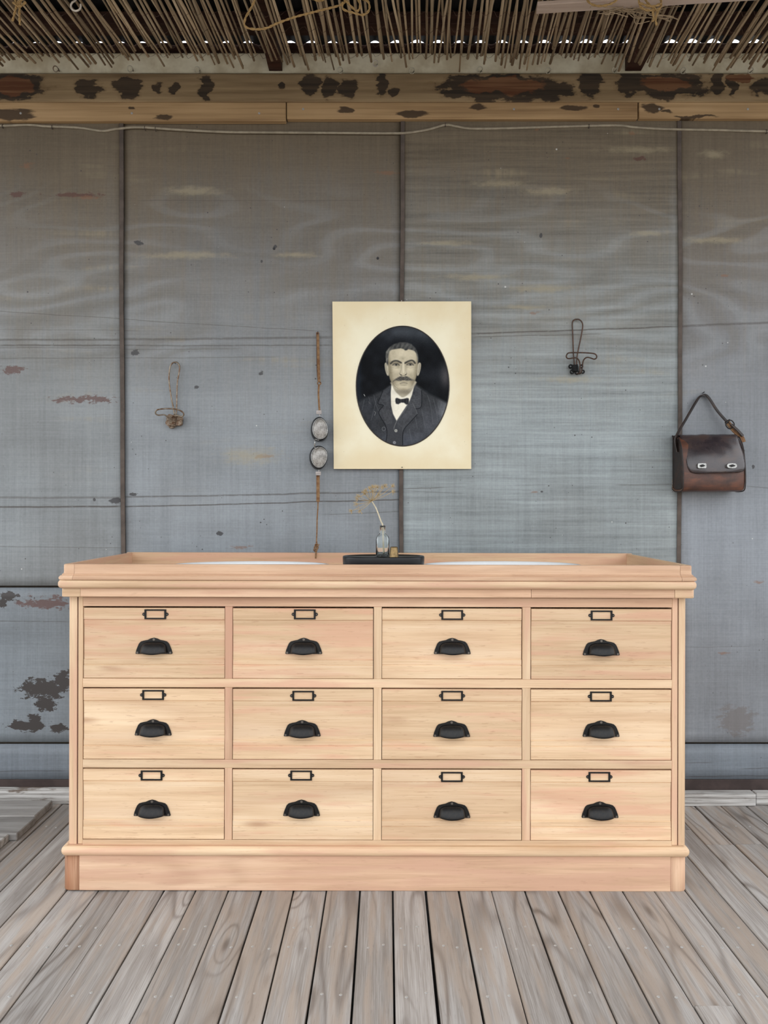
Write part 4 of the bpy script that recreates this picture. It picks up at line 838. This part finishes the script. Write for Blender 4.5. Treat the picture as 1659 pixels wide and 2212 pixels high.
strap('lower_strap', [(687, 1026), (687, 1060), (687, 1084)], 0.0062); strap('lower_strap', [(687, 1083), (686.5, 1100), (685, 1122), (684.5, 1150), (683.5, 1172)], 0.0022); strap('lower_strap', [(684, 1170), (683, 1185), (682, 1206)], 0.0028, 0.0015)
for grp in (((689.5, 828, 3.3),), ((683, 1183, 3.6), (681.5, 1188, 3.0), (684, 1178, 2.8))):
  bm = bmesh.new()
  for cx, cy, r in grp:
    c = P(cx, cy, dpt(cy)-0.002); add_tube(bm, [c+Vector((r*.00172*math.cos(a)*1.1, 0.003*math.sin(a*2), r*.00172*math.sin(a))) for a in [2*math.pi*k/12 for k in range(12)]], 0.0024, 6, True)
  if len(grp) > 1: add_tube(bm, [P(683, 1181, dpt(1181)-.002), P(688, 1178, dpt(1178)-.003), P(691, 1175, dpt(1175)-.002)], [0.002, 0.0018, 0.0006], 5)
  mk('knot', bm, STRAPM, gg, P(*grp[0][:2], 2.89), True)
for k, (cx, cy, rx, ry, tw) in enumerate(((691.5, 926, 16.5, 23.5, 0.2), (689.5, 988, 17.5, 23, -0.15))):
    d1 = 2.875; c = P(cx, cy, d1); s = d1/F
    def egg(f, dy, off=0.0):
        out = []
        for j in range(36):
            a = 2*math.pi*j/36; ex_ = math.copysign(abs(math.cos(a))**0.95, math.cos(a)); taper = 1-0.16*math.sin(a)*(1 if k == 0 else -1)*(1 if ex_ > 0 else 0.3)
            out.append(c+Vector((rx*s*f*ex_*taper+off, dy, ry*s*f*math.sin(a))))
        return out
    bm = bmesh.new(); rg = [egg(1.14, 0.034, -0.006), egg(1.12, 0.012, -0.004), egg(1.08, 0.002, -0.002), egg(1.0, -0.003), egg(0.9, -0.0015)]
    V_ = [[bm.verts.new(p) for p in r] for r in rg]
    for A, Bb in zip(V_, V_[1:]):
        for j in range(36): bm.faces.new((A[j], A[(j+1) % 36], Bb[(j+1) % 36], Bb[j]))
    cup_ = mk('eye_cup', bm, GOGB, gg, c, True)
    bm = bmesh.new(); rg = [egg(0.92, -0.0012), egg(0.8, -0.0045), egg(0.5, -0.0075), egg(0.15, -0.009)]; V_ = [[bm.verts.new(p) for p in r] for r in rg]
    for A, Bb in zip(V_, V_[1:]):
        for j in range(36): bm.faces.new((A[j], A[(j+1) % 36], Bb[(j+1) % 36], Bb[j]))
    bm.faces.new(V_[-1]); mk('lens', bm, LENS, cup_, c, True)
    bm = bmesh.new(); add_tube(bm, egg(0.95, -0.0032), 0.0013, 6, True); mk('lens_ring', bm, SILV, cup_, c, True)
bm = bmesh.new(); q = lambda a, b, dd=2.868: P(a, b, dd)
add_tube(bm, smooth_pts([q(689, 951), q(684, 950), q(681, 948)], 3), 0.0016, 6); add_tube(bm, [q(680.5, 948), q(679.5, 966)], 0.0022, 8); add_tube(bm, [q(679.5, 958), q(679.5, 961)], 0.0035, 8); add_tube(bm, smooth_pts([q(679.5, 965), q(682, 969), q(688, 965)], 3), 0.0016, 6); mk('nose_bridge', bm, SILV, gg, q(680, 957), True)
for a, b in ((689, 890.5), (687.5, 1023)):
    c = P(a, b, 2.876); bm = bmesh.new(); add_box(bm, c.x-0.0098, c.x+0.0098, c.y-0.003, c.y+0.003, c.z-0.0072, c.z+0.0072, 0.0016, 2); add_box(bm, c.x-0.0085, c.x+0.0085, c.y-0.0042, c.y-0.002, c.z-0.001, c.z+0.001, 0.0004); add_tube(bm, [c+Vector((0.002, 0, -0.005 if b < 900 else 0.005)), c+Vector((0.003, 0, -0.014 if b < 900 else 0.014))], 0.0016, 6); mk('strap_buckle', bm, BUCK, gg, c)
bm = bmesh.new(); add_tube(bm, [P(686.5, 716, 2.93), P(686, 721, 2.912)], [0.0012, 0.0018], 6); mk('hanging_nail', bm, NAILD, gg, P(686, 718, 2.92))

# ------------------------------------------------------------------ wire hooks
def hook(name, label, loop, yoke, k, ox, oy, mats, lugs, core, r, dw=2.915):
    base = P(ox+core[0]/k, oy+core[1]/k, WD-0.003); e = empty(name, base, label, 'hook')
    T = lambda u, v, d: P(ox+u/k, oy+v/k, d)
    bm = bmesh.new(); pts = smooth_pts([T(u, v, dw-0.006*math.sin(i/len(loop)*math.pi)) for i, (u, v) in enumerate(loop)], 5); add_tube(bm, pts, r, 7); mk('upper_loop', bm, mats[0], e, base, True)
    bm = bmesh.new(); n = len(yoke); pts = smooth_pts([T(u, v, 2.895-0.045*math.sin(i/(n-1)*math.pi)) for i, (u, v) in enumerate(yoke)], 5); add_tube(bm, pts, r, 7); mk('lower_hook', bm, mats[1], e, base, True)
    for u, v, rr in lugs:
        bm = bmesh.new(); c = T(u, v, 2.908); add_tube(bm, [c+Vector((rr/k*.00175*math.cos(a), -0.002*math.sin(a), rr/k*.00175*math.sin(a))) for a in [2*math.pi*j/14 for j in range(14)]], r*1.15, 7, True); mk('screw_lug', bm, mats[2], e, c, True)
    bm = bmesh.new(); a0, a1 = T(core[0], core[1]-core[3], 2.90), T(core[0]+core[4], core[1]+core[3], 2.902); pts = []
    for j in range(64):
        t = j/63; an = t*math.pi*2*6.5; c = a0.lerp(a1, t); pts.append(c+Vector((core[2]/k*.00175*math.cos(an), 0.007*math.sin(an)-0.002, 0)))
    add_tube(bm, pts, r*1.05, 6); add_tube(bm, [a0, a1], core[2]/k*.00175*0.75, 8); mk('wire_binding', bm, mats[2], e, base, True)
    if mats[2] is RUST:
        bm = bmesh.new(); outl = [(640, 1530), (700, 1500), (790, 1530), (860, 1520), (960, 1560), (985, 1610), (960, 1680), (975, 1730), (920, 1760), (840, 1750), (800, 1790), (745, 1825), (690, 1790), (620, 1740), (600, 1690), (640, 1640), (620, 1580)]
        o2 = [(T(u, v, 2.912).x, T(u, v, 2.912).z) for u, v in outl]; add_poly_y(bm, o2, 2.904-D0, 2.924-D0); bmesh.ops.bevel(bm, geom=list(bm.edges), offset=0.0015, segments=2, affect='EDGES'); mk('mount_plate', bm, mats[2], e, base)
    bm = bmesh.new(); i = min(range(len(loop)), key=lambda q: loop[q][1]); t = T(loop[i][0], loop[i][1]+20, dw); add_tube(bm, [t+Vector((0, 0.014, 0)), t+Vector((0, -0.007, 0.002))], [0.0013, 0.0022], 7); mk('hanging_nail', bm, NAILM if mats[0] is WIRE else NAILD, e, t)
    return e
hook('wire_coat_hook', 'pale rusty wire coat hook with a lumpy rusted mount', [(800, 1520), (770, 1340), (730, 1150), (692, 900), (675, 700), (688, 500), (725, 385), (800, 335), (870, 355), (912, 440), (900, 570), (862, 800), (850, 1100), (845, 1400), (825, 1520)],
     [(730, 1720), (690, 1610), (630, 1550), (560, 1515), (430, 1522), (372, 1475), (400, 1410), (500, 1385), (640, 1375), (800, 1385), (930, 1420), (1005, 1490), (975, 1550), (900, 1540), (800, 1530), (745, 1570), (735, 1700)], 10.37, 300, 750, (RUSTW, RUSTW, RUST), [(655, 1690, 42), (695, 1555, 40), (905, 1690, 52), (940, 1590, 36), (850, 1560, 40), (720, 1770, 36)], (785, 1650, 62, 120, -40), 0.0028)
hook('wire_coat_hook', 'dark brown wire coat hook with a neat black mount', [(565, 1660), (535, 1300), (520, 900), (508, 600), (500, 420), (530, 315), (620, 272), (720, 290), (790, 365), (812, 470), (790, 640), (740, 900), (680, 1180), (642, 1400), (630, 1640)],
     [(640, 1880), (690, 1900), (722, 1840), (732, 1650), (708, 1520), (650, 1440), (570, 1422), (400, 1447), (338, 1420), (325, 1360), (370, 1290), (460, 1272), (700, 1270), (900, 1275), (1150, 1300), (1225, 1360), (1215, 1435), (1150, 1462), (1050, 1430), (950, 1410), (870, 1450), (820, 1540), (800, 1700), (765, 1860), (715, 1905)], 13.825, 1200, 670, (WIRE, WIRE, WIREB), [(450, 1680, 46), (495, 1840, 52), (645, 1860, 52), (815, 1840, 40), (770, 1680, 40)], (570, 1735, 85, 100, 20), 0.0026)

# ------------------------------------------------------------------ leather bag
BF = 2.815; bs = BF/F
bag = empty('leather_satchel', P(1545, 1062, WD-0.03), 'dark brown leather satchel hanging from a nail by its handle', 'bag')
bc = P(1545, 1000, 2.86); yBk = WD-D0-0.004
xl, xr = X(1477, BF), X(1610, BF); zb_, zt2 = Z(1061, BF), Z(941, BF)
def side_prof(f=1.0):                                  # (y,z) outline of the bag seen from its side
    yf = BF-D0; Hh = zt2-zb_
    pts = [(yBk, zt2-0.004), (yBk, zb_+0.03), (yBk-0.010, zb_+0.008), (yBk-0.035, zb_), (yf+0.02, zb_+0.001), (yf+0.004, zb_+0.014), (yf, zb_+0.05), (yf+0.004, zb_+0.10), (yf+0.018, zb_+0.16), (yf+0.045, zt2-0.006), (yf+0.06, zt2), (yBk-0.012, zt2+0.002)]
    cy, cz = (yBk+yf)/2, (zb_+zt2)/2; return [(cy+(y-cy)*f, cz+(z-cz)*f) for y, z in pts]
def spr(f): return [(p.y, p.z) for p in smooth_pts([(0, y, z) for y, z in side_prof(f)], 4, True)]
bm = bmesh.new(); secs = [(xl+0.004, 0.90), (xl, 0.98), (xl+0.002, 1.0), ((xl+xr)/2, 1.0), (xr-0.006, 1.0), (xr-0.001, 0.97), (xr-0.003, 0.88)]
Rg = [[bm.verts.new((x, y, z)) for y, z in spr(f)] for x, f in secs]
for A, Bb in zip(Rg, Rg[1:]):
    for j in range(len(A)): bm.faces.new((A[j], A[(j+1) % len(A)], Bb[(j+1) % len(A)], Bb[j]))
bm.faces.new(Rg[0]); bm.faces.new(Rg[-1][::-1]); mk('bag_body', bm, LTH, bag, bc, True)
for xx_, s in ((xl, -1), (xr, 1)):
    bm = bmesh.new(); A = [bm.verts.new((xx_-s*0.004, y, z)) for y, z in spr(0.93)]; Bb = [bm.verts.new((xx_+s*0.0015, y, z)) for y, z in spr(0.90)]; C_ = [bm.verts.new((xx_+s*0.0008, y, z)) for y, z in spr(0.45)]
    for p_, q_ in ((A, Bb), (Bb, C_)):
        for j in range(len(A)): bm.faces.new((p_[j], p_[(j+1) % len(A)], q_[(j+1) % len(A)], q_[j]))
    bm.faces.new(C_); gs = mk('gusset', bm, LTHD, bag, (xx_, bc.y, bc.z), True)
    bm = bmesh.new(); add_tube(bm, [(xx_+s*0.001, y, z) for y, z in spr(1.0)], 0.0022, 6, True); mk('piping', bm, LTHD, gs, (xx_, bc.y, bc.z), True)
    pr = spr(0.96); bm = bmesh.new(); seq = pr[3:34]
    for j in range(0, len(seq)-1):
        a, b = seq[j], seq[j+1]
        for t in (0.1, 0.6): add_tube(bm, [(xx_+s*0.0016, a[0]+(b[0]-a[0])*t, a[1]+(b[1]-a[1])*t), (xx_+s*0.0016, a[0]+(b[0]-a[0])*(t+.3), a[1]+(b[1]-a[1])*(t+.3))], 0.0005, 4)
    mk('stitching', bm, STITCH, gs, (xx_, bc.y, bc.z))
# flap
path = [Vector((0, y, z)) for y, z in ((yBk-0.004, zt2-0.012), (yBk-0.006, zt2+0.003), (yBk-0.02, zt2+0.0085), (BF-D0+0.052, zt2+0.006), (BF-D0+0.028, zt2-0.022), (BF-D0+0.006, zt2-0.060), (BF-D0-0.008, zt2-0.10), (BF-D0-0.014, Z(1021, BF-0.014)))]
path = smooth_pts(path, 5); nP = len(path); bm = bmesh.new(); g = []; nc = 26
fl0, fr0 = X(1478, BF), X(1604, BF); fl1, fr1 = X(1489, BF-.014), X(1614.5, BF-.014)
for i, p in enumerate(path):
    t = max(0.0, (i/(nP-1)-0.3)/0.7); a, b = fl0+(fl1-fl0)*t**0.8, fr0+(fr1-fr0)*t
    k = (t-0.80)/0.20; ins = 0.026*(1-math.sqrt(max(0, 1-k*k))) if k > 0 else 0
    row = []
    for j in range(nc+1):
        u = j/nc; x = a+ins+(b-a-2*ins)*u; bow = 0.007*math.sin(math.pi*u)*math.sin(math.pi*min(1, t*1.0))-0.010*max(0, 0.28-u)*2*math.sin(math.pi*min(1, t*.85)); row.append(bm.verts.new((x, p.y-bow+(0.010*(abs(u-.5)*2)**4*t), p.z+0.004*(u-0.5)*(t)+0.002*mnoise.noise((x*40, p.z*40, 1)))))
    g.append(row)
for A, Bb in zip(g, g[1:]):
    for j in range(nc): bm.faces.new((A[j], A[j+1], Bb[j+1], Bb[j]))
flap = solid(mk('flap', bm, LTHF, bag, bc, True), 0.0032)
bm = bmesh.new(); edge_ = [g_[0] for g_ in g] if False else None
for px, py, hw_, hh, rr in ((1516.5, 1006, 9.2, 5.2, 0.002), (1581, 1006, 10.5, 5.2, 0.0065)):
    c = P(px, py, BF-0.0245); bm = bmesh.new(); a, b = hw_*bs, hh*bs; outl = []
    for k in range(24):
        an = 2*math.pi*k/24; pw = 6 if rr < 0.004 else 2.8; ca, sa = math.cos(an), math.sin(an); outl.append((c.x+a*math.copysign(abs(ca)**(2/pw), ca), c.z+b*math.copysign(abs(sa)**(2/pw), sa)))
    add_poly_y(bm, outl, c.y-0.0012, c.y+0.012); pl = mk('clasp_plate', bm, SILV, flap, c)
    bm = bmesh.new(); add_box(bm, c.x-a*.52, c.x+a*.52, c.y-0.006, c.y-0.001, c.z-b*.3, c.z+b*.3, 0.0012, 2); add_tube(bm, [(c.x, c.y-0.001, c.z), (c.x, c.y-0.0075, c.z)], b*0.55, 10); mk('turn_lock', bm, BLACK, flap, c)
# handle strap and buckle
def bstrap(name, pts, hw, up, mat=LTHD, ht=0.0016):
    bm = bmesh.new(); add_tube(bm, smooth_pts([P(a, b, d) for a, b, d in pts], 5), 0, flat=(hw, ht), up=up); return mk(name, bm, mat, bag, P(*pts[0]))
bstrap('handle_strap', [(1464, 976, 2.868), (1459.5, 952, 2.868), (1464, 936, 2.87), (1482, 905, 2.885), (1500, 874, 2.903), (1510, 859, 2.91), (1517, 854, 2.912), (1525, 854, 2.912), (1533, 862, 2.908), (1550, 888, 2.895), (1573, 914, 2.88)], 0.0095, (0.62, 0.75, 0.25), LTHD, 0.0022)
bstrap('handle_strap', [(1569, 909, 2.884), (1586, 930, 2.878), (1600, 942, 2.872), (1606, 955, 2.868)], 0.0095, (0.75, 0.3, 0.6), STRAPM)
bstrap('handle_strap', [(1580, 917, 2.872), (1594, 930, 2.868), (1605, 942, 2.865)], 0.006, (0.7, 0.5, 0.5), LTHD)
bm = bmesh.new(); c = P(1577, 917, 2.872); u_ = Vector((0.62, 0, -0.78)); v_ = Vector((0.78, 0, 0.62)); ring = [c+u_*a+v_*b for a, b in ((-.011, -.012), (.011, -.012), (.011, .012), (-.011, .012))]
add_tube(bm, smooth_pts(ring, 4, True), 0.0022, 7, True); add_tube(bm, [c-u_*.011, c+u_*.012+Vector((0, -.003, 0))], 0.0016, 6); add_tube(bm, smooth_pts([c-u_*.014+v_*.011, c-u_*.016, c-u_*.014-v_*.011], 3), 0.003, 6); mk('handle_buckle', bm, BLACK, bag, c, True)
bm = bmesh.new(); t = P(1516, 850, WD); add_tube(bm, [t, t+Vector((0, -0.024, 0.002))], [0.0014, 0.002], 7); mk('hanging_nail', bm, NAILD, bag, t)

# ------------------------------------------------------------------ cable under the beam
cb = empty('electric_cable', P(830, 287, WD-0.004), 'cream cable clipped along the wall under the beam', 'cable')
cpts = [(-330, 275), (-150, 270), (-60, 268), (0, 272), (60, 270), (100, 273), (170, 276), (220, 283), (250, 279), (300, 275), (380, 280), (480, 285), (560, 286), (700, 287), (830, 288), (880, 287), (925, 280), (962, 270), (985, 273), (1020, 278), (1100, 277), (1200, 274), (1330, 271), (1370, 275), (1440, 279), (1540, 281), (1659, 284), (1760, 284), (2000, 280)]
bm = bmesh.new(); add_tube(bm, smooth_pts([P(a, b, WD-0.009) for a, b in cpts], 5), 0.0046, 8); mk('cable_run', bm, CABLE, cb, P(830, 287, WD), True)
for a, b in ((6, 272), (113, 274), (313, 276), (336, 278), (962, 269), (1272, 272), (1655, 284)):
    c = P(a, b, WD-0.009); bm = bmesh.new(); add_tube(bm, [c+Vector((0.0005*math.sin(q), -0.0058*math.cos(q)*1.0+0.0, 0.0062*math.sin(q))) for q in [math.pi*k/8-math.pi/2 for k in range(9)]]+[c+Vector((0, 0.008, 0.0075))], 0.0012, 5); add_tube(bm, [c+Vector((0, 0.008, -0.007)), c+Vector((0, -0.007, -0.008))], [0.0012, 0.0022], 6); mk('cable_clip', bm, STRIP, cb, c)
# ------------------------------------------------------------------ screw eyes on the pale board, ceiling hook
def screw_eye(px, py, r, d, mat=EYEM):
    c = P(px, py, d); bm = bmesh.new(); add_tube(bm, [c+Vector((r*math.cos(a), -0.004*math.sin(a), r*math.sin(a))) for a in [0.3+(2*math.pi-0.75)*k/16 for k in range(17)]], 0.0019, 7); add_tube(bm, [c+Vector((r*math.cos(.3), -0.001, r*math.sin(.3))), c+Vector((r*.9, 0.006, r*.5)), c+Vector((r*.4, YW-0.008-c.y, r*.4))], 0.0019, 7); return mk('screw_eye', bm, mat, None, c, True)
LB = {120: 'dark rusted screw eye on the pale board', 188: 'bright screw eye set high on the pale board', 811: 'whitish screw eye set high on the pale board above the portrait'}
for px, py in ((120, 149), (188, 135), (281, 149), (426, 151), (735, 152), (811, 137), (890, 153), (1037, 151), (1184, 153), (1328, 151), (1476, 153), (1622, 153)):
    o = screw_eye(px, py, 0.0095 if px != 120 else 0.009, 2.898, RUST if px == 120 else HOOKM if px in (188, 811) else EYEM); tag(o, LB.get(px, 'small dull screw eye half sunk behind the scorched beam'), 'screw eye', 'screw eyes along the pale board')
# ------------------------------------------------------------------ battens, ropes and twigs under the reeds
zbn = ZR-0.014
def batten(p0, p1, label, w_=0.045, t_=0.018):
    c = (Vector(p0)+Vector(p1))/2; dv = Vector(p1)-Vector(p0); L = dv.length; bm = bmesh.new(); add_box(bm, -L/2, L/2, -w_, 0, 0, t_*0.7, 0.0015); bm.transform(Matrix.Translation(c) @ Matrix.Rotation(math.atan2(dv.y, dv.x), 4, 'Z'))
    return tag(mk('ceiling_batten', bm, BATT, None, c), label, 'batten')
zz0 = zbn-0.016
def onz(px, py, z): d = F*(z-H)/(VY-py); return P(px, py, d)
batten(onz(-260, 2, zz0), onz(420, -4, zz0), 'pale batten holding up the reeds with a cup hook in it')
batten(onz(1158, 31, zz0), onz(1760, -7, zz0), 'pinkish batten with rope wound round it under the reeds')
c0 = onz(164, 12, zz0-0.010); bm = bmesh.new(); r = 0.0155
add_tube(bm, smooth_pts([c0+Vector((0, 0, 0.028)), c0+Vector((0, 0, r+0.004))]+[c0+Vector((r*math.cos(a), 0, r*math.sin(a)-0.001)) for a in [math.radians(q) for q in (110, 140, 180, 220, 260, 300, 340, 380)]], 4), 0.0030, 8); o = mk('cup_hook', bm, HOOKM, None, c0, True); tag(o, 'pale cup hook screwed into the batten under the reeds', 'hook')
def rope(name, lines, label, r=0.0036):
    e = empty(name, lines[0][0], label, 'rope')
    for ln in lines:
        pts = smooth_pts(ln, 10); bm = bmesh.new()
        for ph in (0, math.pi):
            q = []; acc = 0.0
            for i, p in enumerate(pts):
                if i: acc += (p-pts[i-1]).length
                t = (pts[min(i+1, len(pts)-1)]-pts[max(i-1, 0)]).normalized(); u = t.orthogonal().normalized() if i == 0 else (pu-t*pu.dot(t)).normalized(); pu = u; v = t.cross(u); an = acc/0.006+ph; q.append(p+(u*math.cos(an)+v*math.sin(an))*r*0.45)
            add_tube(bm, q, r*0.62, 5)
        mk('rope_strand', bm, ROPE, e, ln[0], True)
    return e
rd = 2.345
def Q(a, b, dd=0.0): return P(a, b, rd+dd)
rope('jute_rope', [[Q(560, -22, -.02), Q(545, 12), Q(530, 40), Q(530, 57), Q(548, 63), Q(575, 61), Q(600, 50), Q(640, 36), Q(690, 23), Q(735, 11), Q(745, 2), Q(735, -14, -.01)], [Q(740, 4, -.004), Q(742, 20), Q(765, 28), Q(785, 32), Q(797, 22), Q(796, 5), Q(782, -3), Q(760, -8), Q(738, -2, -.006)], [Q(748, 2, -.008), Q(770, 24), Q(778, 12), Q(772, -4)], [Q(668, -6, .01), Q(690, 2, .01), Q(706, -6, .01)]], 'looped jute rope hanging from the reeds above the portrait')
zo = Vector((0, 0, -0.006))
rope('jute_rope', [[Q(30, -14), Q(36, 8, -.006), Q(46, 2, -.008), Q(55, -12)], [Q(40, 2, -.008), Q(34, 20, -.006), Q(27, 46, -.004)], [Q(44, 0, -.008), Q(42, 24, -.006), Q(43, 54, -.004)], [Q(28, 5, -.009), Q(42, 14, -.012), Q(56, 4, -.009)]], 'short jute rope knot with two ends on the left batten'.replace(' on the left batten', ' tied to the pale batten by the cup hook'))
rope('jute_rope', [[Q(1262, -10), Q(1275, 7, -.01), Q(1295, 13, -.012), Q(1320, 8, -.01), Q(1340, -6)], [Q(1378, -10), Q(1384, 14, -.01), Q(1400, 22, -.014), Q(1424, 20, -.012), Q(1428, 2, -.008), Q(1418, -12)], [Q(1392, -6, -.01), Q(1402, 10, -.016), Q(1420, 24, -.016), Q(1416, 40, -.014), Q(1419, 55, -.012)], [Q(1410, 24, -.016), Q(1412, 42, -.014), Q(1408, 46, -.012)], [Q(1380, 6, -.014), Q(1408, 14, -.02), Q(1428, 8, -.014)]], 'jute rope tied round the pinkish batten with frayed end')
e = None; bm = bmesh.new()
for k in range(30):
    a = R.uniform(1270, 1400); pts = [P(a+R.uniform(-10, 10), R.uniform(6, 30), 2.41+R.uniform(-.01, .02))]
    for q_ in range(4): p = pts[-1]; pts.append(p+Vector((R.uniform(0.0, 0.045), R.uniform(-.01, .01), R.uniform(-.016, .012))))
    for p in pts: p.z = min(max(p.z, 2.63), ZR-0.024)
    add_tube(bm, smooth_pts(pts, 3), R.uniform(0.0008, 0.0016), 4)
tag(mk('twig_tangle', bm, REED, None, P(1335, 22, 2.41)), 'tangle of thin dark twigs caught beside the pinkish batten', 'twigs')
